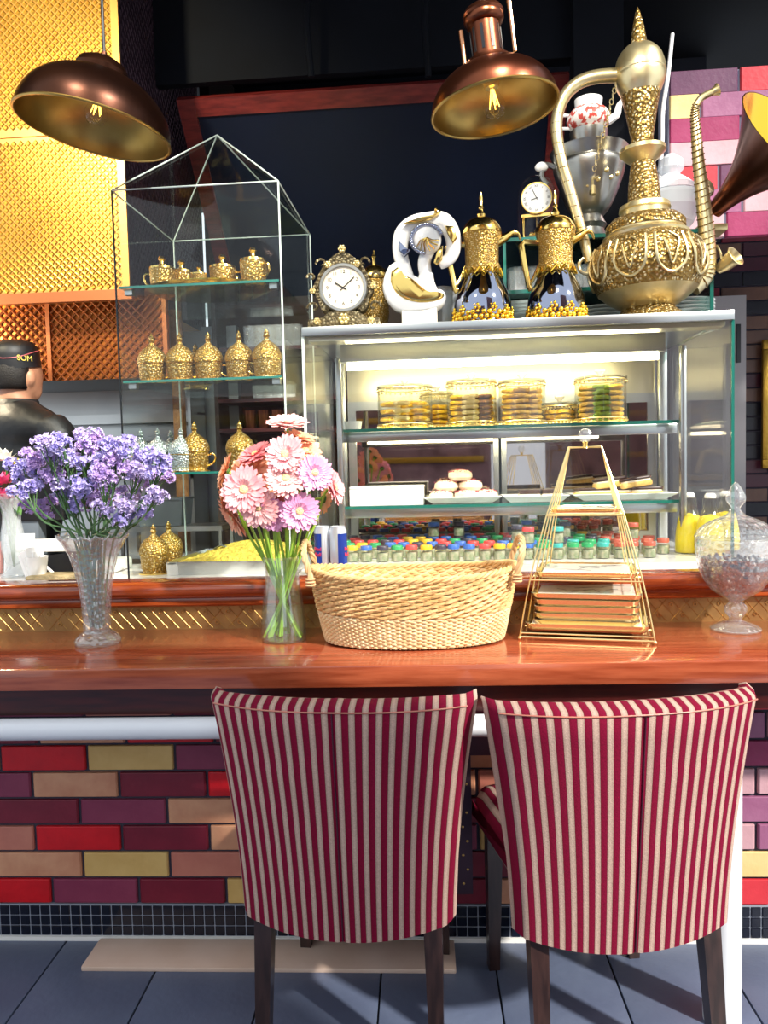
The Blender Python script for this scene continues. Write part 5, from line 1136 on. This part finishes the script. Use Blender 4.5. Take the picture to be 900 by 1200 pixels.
for k, (px, l) in enumerate(((605, 'glass tumbler at the left end of the green cabinet shelf'), (625, 'glass tumbler left of the right coffee pot on the cabinet shelf'), (672, 'glass tumbler seen right of the second coffee pot'), (690, 'glass tumbler beside the ewer handle ring on the cabinet shelf'))):
    o = MB().shell([(0, 0), (.030, 0), (.034, .095), (.031, .095), (.027, .006), (0, .006)], 20, None, lambda a, z: 1+.03*math.cos(10*a)).build('tumbler', 'glass_frost', None, loc=(at(px, 300, 2.80).x, 2.79, T0+.1585)); tag(o, l, 'glass', 'tumblers on the green cabinet shelf')
TZ = gz1+.0008
# ---- anniversary clock under glass dome
ac = thing('dome_clock', 'small gold anniversary clock under a glass dome with white dial', 'clock', (at(629, 260, 2.76).x, 2.76, TZ), R(-6))
MB().lathe([(0, 0), (.072, 0), (.074, .006), (.068, .014), (0, .014)], 32).build('base', 'gold_satin', ac)
MB().shell([(.066, .014), (.066, .15), (.062, .185), (.048, .212), (.025, .226), (0, .230)], 32).build('dome', 'glass_clear', ac)
MB().lathe([(0, 0), (.050, 0), (.050, .010), (0, .010)], 32, facing(-.012, .150)).build('dial', 'white_ceramic', ac)
MB().shell([(.050, 0), (.054, .002), (.053, .012), (.050, .012)], 32, facing(-.012, .150)).build('bezel', 'gold', ac)
dlx = ac.children[-2]
for h, tx in enumerate(('I', 'II', 'III', 'IIII', 'V', 'VI', 'VII', 'VIII', 'IX', 'X', 'XI', 'XII')):
    a = R(90-30*(h+1)); text(tx, .0115, 'ink', dlx, (.040*math.cos(a), -.0223, .150+.040*math.sin(a)), (R(90), 0, a-PI/2) if False else (R(90), -(a-PI/2), 0), 'numeral', .0002)
for ln_, a in ((.020, 195), (.033, 115)):
    d_ = Vector((math.cos(R(a)), 0, math.sin(R(a)))); MB().tube([Vector((0, -.0235, .150))-d_*.006, Vector((0, -.0235, .150))+d_*ln_], .0013, 5).build('hand', 'ink', dlx)
for x in (-.045, .045): MB().lathe([(.006, .014), (.004, .02), (.004, .088), (.007, .092), (0, .092)], 10, Matrix.Translation((x, 0, 0))).build('pillar', 'gold', ac)
MB().box(-.052, .052, -.014, .014, .090, .100).build('crossbar', 'gold', ac, smooth=False)
pdm = MB().tube([(0, 0, .09), (0, 0, .03)], .0012, 5)
for k in range(4): pdm.ball((.018*math.cos(k*PI/2), .018*math.sin(k*PI/2), .032), .011, 8, 6)
pdm.build('pendulum', 'gold', ac)
# ---- samovar with teapot
sm = thing('samovar', 'pewter samovar with white handles on the green glass cabinet', 'samovar', (at(692, 260, 2.78).x, 2.80, TZ), R(-5)); ms = 2.8/900
def sp_(r, y): return (r*ms, (268-y)*ms)
MB().lathe([(0, 0)]+[sp_(*c) for c in ((24, 268), (25, 264), (18, 260), (16, 252), (19, 247), (16, 242), (14, 236))]+[(0, 34*ms)], 32).build('foot', 'pewter', sm)
MB().lathe([(0, 32*ms)]+curve1([sp_(*c) for c in ((15, 237), (20, 232), (26, 222), (33, 205), (38, 190), (39, 182), (37, 178))], 4)+[(0, 92*ms)], 40, None, lambda a, z: 1+.012*math.cos(16*a)).build('body', 'pewter', sm, ang=50)
MB().lathe([(0, 90*ms)]+[sp_(*c) for c in ((37, 179), (40, 174), (42, 168), (43, 166), (40, 165), (34, 168), (20, 166), (19, 163))]+[(0, 104*ms)], 40).build('rim', 'pewter', sm)
MB().lathe([(0, 103*ms)]+[sp_(*c) for c in ((16, 166), (17, 160), (20, 152), (21, 144), (18, 143))]+[(0, 124*ms)], 32).build('crown', 'pewter', sm)
for sg in (-1, 1):
    MB().tube(sline([(sg*37*ms, 0, 88*ms), (sg*48*ms, 0, 92*ms), (sg*52*ms, 0, 80*ms), (sg*46*ms, 0, 70*ms)], 5), .010, 8).build('bracket', 'pewter', sm)
    MB().ball((sg*52*ms, 0, 90*ms), .022, 12, 8, (1.1, .7, .8)).build('white_handle', 'white_ceramic', sm)
fz = Vector((.0, -34*ms, 44*ms)); MB().tube([(0, -26*ms, 48*ms), (0, -44*ms, 48*ms), (0, -46*ms, 40*ms)], .009, 8).build('tap', 'brass_old', sm)
MB().tube([(0, -40*ms, 48*ms), (0, -40*ms, 58*ms), (.02, -40*ms, 60*ms)], .005, 6).build('tap_key', 'brass_old', sm)
emb = MB(); rnd = random.Random(2)
for k in range(8):
    a = -PI/2+rnd.uniform(-1, 1); z = rnd.uniform(48, 70); r_ = (15+(z-31)*.52)*ms; emb.ball((r_*math.cos(a), r_*math.sin(a), z*ms), .010, 8, 5, (1, .6, 1))
emb.build('medallions', 'gold_satin', sm)
tp = thing('painted_teapot', 'small red and white painted teapot on top of the samovar', 'teapot', (sm.location.x, sm.location.y, TZ+125.5*ms), R(-5))
MB().lathe([(0, 0)]+curve1([(16*ms, 0), (22*ms, 5*ms), (24*ms, 12*ms), (20*ms, 20*ms), (14*ms, 24*ms)], 4)+[(0, 24*ms)], 28).build('body', 'teapot_red', tp, ang=60)
MB().lathe([(0, 24*ms), (14*ms, 24*ms), (15*ms, 27*ms), (15.5*ms, 33*ms), (12*ms, 35*ms), (0, 35*ms)], 24).build('lid', 'white_ceramic', tp)
MB().tube(sline([(20*ms, 0, 8*ms), (30*ms, 0, 14*ms), (33*ms, 0, 24*ms), (38*ms, 0, 30*ms)], 5), [.016-.009*i/15 for i in range(16)], 8).build('spout', 'white_ceramic', tp)
MB().tube(sline([(-20*ms, 0, 18*ms), (-31*ms, 0, 18*ms), (-31*ms, 0, 6*ms), (-20*ms, 0, 4*ms)], 5), .006, 8).build('handle', 'white_ceramic', tp)
# ---- frosted crystal urn and cable behind the ewer
fu = thing('frosted_urn', 'frosted white glass covered urn behind the brass ewer', 'urn', (at(788, 260, 2.80).x, 2.82, TZ))
MB().lathe([(0, 0), (.06, 0), (.07, .01), (.045, .03), (.075, .06), (.098, .11), (.10, .15), (.088, .165), (0, .165)], 24).build('bowl', 'frost_white', fu, ang=20)
MB().lathe([(0, .166), (.092, .166), (.085, .185), (.05, .215), (.028, .23), (.045, .25), (.04, .28), (.015, .30), (0, .305)], 16).build('lid', 'frost_white', fu, ang=20)
pA, pB = at(770, 245, 2.95), at(783, 88, 2.95); o = MB().tube(sline([pA, at(776, 170, 2.95), at(777, 130, 2.95), pB, at(788, 40, 3.0)], 6), .007, 8).build('white_cable', 'cable_white'); tag(o, 'white cable rising behind the brass ewer', 'cable')
# ---- gramophone with dark horn and golden inside
gp = at(836, 247, 2.72); gm = thing('gramophone', 'gramophone with a dark horn and golden inside at the right edge', 'gramophone', (gp.x-.01, 2.74, TZ))
MB().rbox(-.045, .05, -.045, .05, 0, .022, .006, 2).build('base', 'brass_old', gm)
hdx = (at(905, 178, 2.55)-Vector((gp.x, 2.72, gp.z))); hl = .30; ax = hdx.normalized()
M_ = Matrix.Translation((.012, -.02, gp.z-TZ)) @ ax.to_track_quat('Z', 'Y').to_matrix().to_4x4()
hprof = [(.028+.030*(t/.3)+.13*(t/.3)**2.2, t) for t in [i*.02 for i in range(16)]]
MB().shell(hprof, 32, M_).build('horn_outside', 'copper_lamp', gm, ang=60)
MB().shell([(r-.004, z) for r, z in hprof], 32, M_).build('horn_inside', 'gold_bright', gm, ang=60)
MB().tube(sline([(.012, -.02, gp.z-TZ), (-.012, -.02, gp.z-TZ+.0), (-.016, -.01, .05), (0, 0, .022)], 5), .012, 8).build('elbow', 'brass_old', gm)
bx2 = at(826, 222, 2.66); M_ = Matrix.Translation(bx2-gm.location) @ Matrix.Rotation(R(40), 4, 'Z') @ Matrix.Rotation(R(75), 4, 'X'); MB().lathe([(0, -.02), (.024, -.02), (.030, -.008), (.030, .012), (.022, .02), (0, .018)], 20, M_).build('sound_box', 'brass_old', gm)
MB().tube(sline([bx2-gm.location, Vector((-.015, -.03, .09)), Vector((-.012, -.02, .05))], 5), .008, 8).build('tone_arm', 'brass_old', gm)

# ================================================================== PENDANT LAMPS
def dome_lamp(rad, h, loc, tilt, label, neck=False, cord_top=3.5):
    t = thing('pendant_lamp', label, 'lamp', loc)
    sh = bpy.data.objects.new('lamp_shade', MB().shell([(rad*math.cos(a), h*math.sin(a)) for a in [R(k*7.5) for k in range(0, 11)]]+[(rad*.26, h*1.0), (rad*.0, h*1.0)] if not neck else [(rad*math.cos(a), h*math.sin(a)) for a in [R(k*7.5) for k in range(0, 10)]]+[(rad*.36, h*.97), (rad*.34, h*1.07), (rad*.26, h*1.10), (0, h*1.10)], 56).mesh('lamp_shade', 'bronze_lamp' if not neck else 'copper_lamp', True, 50)); COL.objects.link(sh); sh.parent = t; sh.rotation_euler = tilt
    MB().shell([((rad-.004)*math.cos(a), (h-.004)*math.sin(a)+.0005) for a in [R(k*7.5) for k in range(0, 13)]], 56).build('shade_inside', 'lamp_inside', sh, ang=60)
    MB().tube([((rad-.001)*math.cos(a*PI/32), (rad-.001)*math.sin(a*PI/32), 0) for a in range(64)], .004, 6, True).build('rim', 'lamp_inside', sh)
    MB().lathe([(0, h-.01), (.020, h-.01), (.022, h-.05), (.018, h-.062), (0, h-.062)], 16).build('socket', 'brass_old', sh)
    bl = MB().lathe([(.012, h-.060), (.016, h-.075), (.030, h-.105), (.031, h-.118), (.022, h-.135), (0, h-.142)], 20).build('bulb', 'glass_clear', sh, ang=60)
    fl_ = MB()
    for k in range(5):
        a = 2*PI*k/5; fl_.tube([(.004*math.cos(a), .004*math.sin(a), h-.066), (.014*math.cos(a), .014*math.sin(a), h-.112), (.006*math.cos(a+.6), .006*math.sin(a+.6), h-.078)], .0011, 4)
    fl_.build('filament', 'bulb_glow', bl)
    if not neck:
        MB().lathe([(rad*.33, h*.93), (rad*.345, h*1.02), (rad*.30, h*1.13), (rad*.18, h*1.22), (.010, h*1.26), (.008, h*1.34), (0, h*1.34)], 28).build('cap', 'bronze_lamp', sh)
        zt = h*1.32; tp_ = sh.rotation_euler.to_matrix() @ Vector((0, 0, zt)); MB().tube([tp_, tp_+Vector((0, 0, .05)), (tp_.x, tp_.y, cord_top-loc[2])], .004, 6).build('cord', 'black_plastic', t)
    else:
        z0 = h*1.09
        MB().lathe([(0, z0), (.040, z0), (.040, z0+.088), (0, z0+.088)], 24).build('neck', 'copper_lamp', sh)
        sl = MB()
        for k in range(10):
            a = 2*PI*k/10; M2 = Matrix.Rotation(a, 4, 'Z'); sl.box(.0385, .0408, -.004, .004, z0+.014, z0+.076, M2)
        sl.build('neck_slots', 'black_plastic', sh, smooth=False)
        MB().lathe([(0, z0+.086), (.040, z0+.086), (.050, z0+.093), (.053, z0+.102), (.051, z0+.110), (.054, z0+.116), (.048, z0+.127), (.034, z0+.136), (.012, z0+.140), (0, z0+.140)], 28).build('cap', 'copper_lamp', sh)
        zt = z0+.138; tp_ = sh.rotation_euler.to_matrix() @ Vector((0, 0, zt)); cn = MB(); zz = tp_.z; i = 0
        while zz < cord_top-loc[2]-.01:
            cn.tube([(tp_.x+(.007*math.cos(a*PI/4) if i % 2 else 0), tp_.y+(0 if i % 2 else .007*math.cos(a*PI/4)), zz+.012+.014*math.sin(a*PI/4)) for a in range(8)], .0022, 5, True); zz += .021; i += 1
        cn.build('chain', 'pewter', t)
        for x, a_, b2 in ((-.062, z0-.005, z0+.085), (.070, z0+.01, z0+.30)):
            MB().tube([(x, 0, a_), (x, 0, b2)], .006, 8).build('side_rod', 'copper_pipe', sh)
    return t
c_ = (at(28, 135, 2.1)+at(193, 170, 2.1))/2
dome_lamp(.205, .155, (c_.x, 2.1, c_.z), (0, R(11), 0), 'dark bronze dome pendant lamp hanging at the upper left')
c_ = (at(510, 142, 2.1)+at(650, 115, 2.1))/2
dome_lamp(.166, .118, (c_.x, 2.1, c_.z), (0, R(-6), 0), 'copper pendant lamp with slotted neck hanging from a chain', True)

# ================================================================== PERSON AND KITCHEN CORNER
hp_ = at(19, 437, 2.95); pr = thing('person', 'person in black shirt and black cap seen from behind, working in the kitchen', 'person', (hp_.x, 2.95, 0), R(-22))
zH = hp_.z-.005
def remesh(o, vox, it=6):
    m = o.modifiers.new('remesh', 'REMESH'); m.mode = 'VOXEL'; m.voxel_size = vox; m.use_smooth_shade = True
    s = o.modifiers.new('smooth', 'SMOOTH'); s.factor = .5; s.iterations = it
sh_z = zH-.135
bd = MB()
bd.ball((0, .01, zH), .1, 20, 14, (.80, .98, 1.18)); bd.ball((0, .05, zH-.055), .06, 14, 10, (.95, .9, 1))        # skull, jaw
bd.ball((0, .105, zH-.035), .016, 8, 6, (.8, 1.1, 1.3)); bd.tube([(0, -.01, sh_z-.02), (0, -.012, zH-.09), (0, 0, zH-.04)], [.07, .058, .056], 14)
for s in (-1, 1): bd.ball((s*.082, .0, zH-.02), .03, 10, 8, (.35, .7, 1.1))
bd.ball((0, 0, 1.18), .15, 16, 12, (1.0, .68, 1.7)); bd.ball((0, 0, sh_z-.08), .11, 16, 12, (1.4, .7, .8))
for s in (-1, 1):
    bd.tube(sline([(s*.16, 0, sh_z-.075), (s*.225, .02, sh_z-.16), (s*.245, .06, sh_z-.30), (s*.20, .20, sh_z-.38), (s*.14, .33, sh_z-.40)], 4), [.050, .050, .050, .050, .05, .049, .048, .047, .046, .045, .043, .040, .038, .034, .030, .028, .026], 10)
    bd.ball((s*.125, .375, sh_z-.40), .04, 10, 8, (.75, 1.1, .5))
    for f in range(4): bd.tube([(s*(.10+.018*f), .40, sh_z-.395), (s*(.10+.017*f), .435, sh_z-.405), (s*(.102+.015*f), .455-.006*abs(f-1.5), sh_z-.43)], [.0105, .0100, .009], 6)
    bd.tube([(s*.10, .365, sh_z-.40), (s*.078, .395, sh_z-.402), (s*.075, .42, sh_z-.412)], [.013, .011, .010], 6)
    bd.tube(sline([(s*.09, 0, .98), (s*.10, .01, .75), (s*.10, .02, .50), (s*.10, 0, .28), (s*.10, -.01, .08)], 4), [.095, .092, .09, .085, .08, .075, .07, .063, .058, .058, .058, .056, .052, .048, .044, .042, .042], 12)
    bd.ball((s*.10, .06, .042), .05, 10, 8, (.8, 2.2, .75))
remesh(bd.build('body', 'skin', pr), .010, 3)
shb = MB(); shb.ball((0, 0, 1.20), .17, 18, 12, (1.06, .74, 1.55)); shb.ball((0, -.008, sh_z-.085), .135, 18, 12, (1.66, .92, .80)); shb.ball((0, -.01, sh_z-.03), .10, 14, 10, (1.5, .9, .70)); shb.ball((0, 0, 1.36), .16, 16, 12, (1.2, .78, 1.2))
for s in (-1, 1): shb.tube(sline([(s*.17, -.005, sh_z-.075), (s*.225, .015, sh_z-.15), (s*.250, .05, sh_z-.28), (s*.238, .09, sh_z-.32)], 4), [.072, .073, .074, .073, .072, .071, .070, .069, .068, .067, .066, .066, .065], 12)
remesh(shb.build('shirt', 'black_shirt', pr), .012, 5)
MB().shell([(.088, sh_z-.02), (.078, sh_z+.030), (.073, sh_z+.034), (.068, sh_z+.018), (.068, sh_z-.02)], 24, None, sx=1, sy=1.0).build('collar', 'black_shirt', pr, ang=60)
trs = MB()
for s in (-1, 1): trs.tube(sline([(s*.09, 0, 1.0), (s*.10, .01, .75), (s*.10, .02, .50), (s*.10, 0, .28), (s*.10, -.01, .10)], 4), [.112, .11, .106, .10, .095, .09, .086, .08, .076, .075, .074, .072, .07, .07, .069, .068, .068], 12)
trs.ball((0, 0, .99), .14, 14, 10, (1.15, .8, .8)); remesh(trs.build('trousers', 'black_cap', pr), .014, 3)
hr_ = MB(); hr_.ball((0, -.008, zH+.002), .1, 20, 14, (.845, 1.0, 1.10)); hh = hr_.build('hair', 'hair', pr)
bmx = bmesh.new(); bmx.from_mesh(hh.data); bmesh.ops.delete(bmx, geom=[v for v in bmx.verts if v.co.y > .045 or v.co.z < zH-.075 or (abs(v.co.x) > .05 and v.co.z < zH+.01 and v.co.y > -.005)], context='VERTS'); bmx.to_mesh(hh.data); bmx.free(); hh.modifiers.new('solid', 'SOLIDIFY').thickness = .006
cp = MB().shell([(.0885*1.0, -.005), (.090, .05), (.086, .075), (.07, .095), (.030, .108), (0, .108)], 32, Matrix.Translation((0, -.002, zH+.025)) @ Matrix.Rotation(R(8), 4, 'X'), sx=.98, sy=1.14).build('cap', 'black_cap', pr, ang=50)
MB().tube([(.0905*math.cos(a*PI/20)*.98, .0905*math.sin(a*PI/20)*1.14, .042+.012*math.sin(a*PI/20*2)) for a in range(40)], .0022, 5, True).build('piping', 'cap_piping', cp, loc=(0, -.002, zH+.030), rot=(R(8), 0, 0))
text('SOM', .030, 'yellow_print', cp, (.0865, -.026, zH+.052), (R(86), 0, R(78)), 'lettering', .001)
# kitchen fittings
kc = thing('steel_shelving', 'stepped stainless steel shelving behind the person', 'shelving', (-2.0, 3.62, 0))
MB().box(-1.0, .78, .0, .22, 0, .90).build('cabinet', 'steel', kc, smooth=False)
for k, (z, d_) in enumerate(((1.32, .0), (1.46, .05), (1.60, .10))):
    MB().box(-1.0, .78, d_, .22, z, z+.012).build('shelf', 'steel', kc, smooth=False); MB().box(-1.0, .78, d_, d_+.008, z-.035, z).build('shelf_lip', 'steel', kc, smooth=False)
MB().box(-1.0, .78, .21, .225, .90, 1.74).build('back_sheet', 'steel', kc, smooth=False)
for s in (-1.0, .765): MB().box(s, s+.015, .0, .22, .90, 1.74).build('upright', 'steel', kc, smooth=False)
rnd = random.Random(21)
for k in range(7):
    o = MB().shell([(0, 0), (.05, 0), (.055, .08), (.05, .08), (.045, .006), (0, .006)], 18).build('steel_pot', 'steel', None, loc=(-2.25+k*.17, 3.73, 1.3325)); tag(o, 'small steel pot in the row on the lower steel shelf', 'pot', 'steel pots on the shelving')
bp_ = at(213, 560, 3.3); o = MB().rbox(bp_.x-.022, bp_.x+.022, 3.28, 3.33, .0, 2.02, .006, 2).build('brown_post', 'brown_post'); tag(o, 'brown mottled post behind the glass vitrine', 'post')
gp_ = at(187, 590, 2.98); gt = thing('steel_pan', 'grey rectangular food pan behind the vitrine', 'pan', (gp_.x, 3.04, at(187, 617, 2.95).z))
MB().add([(-.085, -.06, 0), (.085, -.06, 0), (.085, .06, 0), (-.085, .06, 0), (-.095, -.07, .11), (.095, -.07, .11), (.095, .07, .11), (-.095, .07, .11), (-.09, -.065, .11), (.09, -.065, .11), (.09, .065, .11), (-.09, .065, .11), (-.08, -.055, .006), (.08, -.055, .006), (.08, .055, .006), (-.08, .055, .006)], [(3, 2, 1, 0)]+[(q_*4+i, q_*4+(i+1) % 4, (q_+1)*4+(i+1) % 4, (q_+1)*4+i) for q_ in range(3) for i in range(4)]+[(12, 13, 14, 15)]).build('pan_wall', 'grey_plastic', gt, smooth=False)
MB().rbox(-.1, .1, -.075, .075, .102, .112, .01, 2).build('pan_rim', 'grey_plastic', gt)
kt2 = thing('steel_stand', 'low steel stand carrying the grey pan behind the vitrine', 'stand', (gp_.x, 3.04, .986)); zt = gt.location.z-.986-.001
MB().box(-.16, .26, -.09, .09, zt-.02, zt).build('top', 'steel', kt2, smooth=False)
for x in (-.15, .25):
    for y in (-.08, .08): MB().box(x-.006, x+.006, y-.006, y+.006, 0, zt-.02).build('leg', 'steel', kt2, smooth=False)
# dark shelf unit behind, with tumblers and gold cups
su = thing('dark_shelf_unit', 'dark wooden shelf unit with glasses far behind the vitrine', 'shelf', (-.55, 3.78, 0)); za, zb_, zc = at(300, 407, 3.7).z, at(300, 467, 3.7).z, at(300, 502, 3.7).z
MB().box(-.55, .40, .16, .18, 0, 2.2).build('back_board', 'dark_kitchen', su, smooth=False)
for z in (za, zb_, zc, .95): MB().box(-.55, .40, -.10, .16, z-.018, z).build('shelf', 'wood_apron', su, smooth=False)
for x in (-.57, .40): MB().box(x, x+.02, -.10, .18, 0, 2.2).build('side_board', 'dark_kitchen', su, smooth=False)
tm_ = MB().shell([(0, 0), (.030, 0), (.034, .11), (.031, .11), (.027, .008), (0, .008)], 16, None, lambda a, z: 1+.03*math.cos(8*a)).mesh('tumbler', 'glass_frost')
for lv_, (z, nme, pxs) in enumerate(((za, 'upper', (292, 303, 314, 325, 336, 346)), (zb_, 'lower', (300, 312, 324, 336)))):
    for px in pxs:
        o = bpy.data.objects.new('tumbler', tm_); COL.objects.link(o); o.location = (at(px, 400, 3.74).x, 3.76, z+.0006); tag(o, 'ribbed glass tumbler in the row on the %s dark shelf' % nme, 'glass', 'tumblers on the %s dark shelf' % nme)
        if lv_ == 1: o.scale = (1, 1, .6)
for px in (292, 308, 324, 338):
    o = MB().shell([(0, 0), (.028, 0), (.034, .09), (.031, .09), (.026, .005), (0, .005)], 18).build('bronze_glass', 'copper_lamp', None, loc=(at(px, 490, 3.74).x, 3.76, zc+.0006)); tag(o, 'brown glass in the row on the lowest dark shelf', 'glass', 'brown glasses on the lowest dark shelf')
# counter clutter at the left edge
BZ = .9865
p = at(62, 690, 2.40); mt_ = MB().rbox(p.x-.05, p.x+.16, 2.32, 2.43, BZ, BZ+.012, .008, 2).build('woven_mat', 'straw_mat'); tag(mt_, 'beige woven mat on the back counter behind the statice vase', 'mat')
p = at(40, 695, 2.36); nc = thing('napkin_cup', 'white cup stuffed with folded paper napkins', 'cup', (p.x, 2.385, BZ))
MB().shell([(0, 0), (.026, 0), (.036, .07), (.033, .07), (.024, .004), (0, .004)], 24).build('cup', 'white_ceramic', nc)
npk = MB()
for k in range(6): npk.box(-.02, .02, -.004, .004, .01, .085+.008*(k % 3), Matrix.Translation((-.010+.004*k, -.012+.005*k, 0)) @ Matrix.Rotation(R(25*k), 4, 'Z') @ Matrix.Rotation(R(6*(k-3)), 4, 'Y'))
npk.build('napkins', 'paper', nc, smooth=False)
p = at(58, 670, 2.5); rp_ = thing('receipt_printer', 'black receipt printer with a white sloping top', 'printer', (p.x+.02, 2.51, BZ), R(4))
MB().prism([(-.13, 0), (.13, 0), (.13, .06), (.10, .075), (-.10, .055), (-.13, .05)], -.06, .06).build('body', 'black_plastic', rp_, smooth=False)
MB().rbox(-.125, .115, -.062, .06, .076, .112, .012, 3).build('white_top', 'white_matt', rp_)
MB().tube(sline([(-.05, -.065, .09), (-.02, -.075, .05), (.03, -.085, .004)], 6), .005, 6).build('cable', 'cable_white', rp_)
p = at(33, 615, 2.64); mn = thing('register_monitor', 'black cash register monitor seen from behind', 'monitor', (p.x-.02, 2.65, BZ), R(4))
MB().rbox(-.24, .16, -.03, .03, .17, .38, .012, 3).build('screen_housing', 'black_plastic', mn); MB().box(-.05, .06, -.02, .04, .01, .2).build('stand', 'grey_plastic', mn, smooth=False); MB().rbox(-.10, .10, -.05, .05, 0, .012, .02, 3).build('stand_foot', 'black_plastic', mn)
p = at(32, 645, 2.44); o = MB().box(-.05, .05, -.002, .002, 0, .14).build('paper_note', 'paper', None, smooth=False, loc=(p.x-.03, 2.435, BZ), rot=(R(-8), 0, R(6))); tag(o, 'white printed note leaning on the receipt printer', 'paper')
p = at(2, 650, 2.55); o = MB().rbox(-.05, .04, -.004, .004, 0, .11, .004, 1).build('menu_card', 'paper_pink', None, loc=(p.x-.01, 2.50, BZ), rot=(R(-5), 0, 0)); tag(o, 'pinkish menu card behind the slim glass vase', 'card')
p = at(130, 660, 2.5)
o = MB().rbox(p.x-.07, p.x+.03, 2.46, 2.62, BZ, BZ+.04, .02, 3).build('folded_cloth', 'white_matt'); tag(o, 'white folded cloth on the counter left of the vitrine floor', 'cloth')
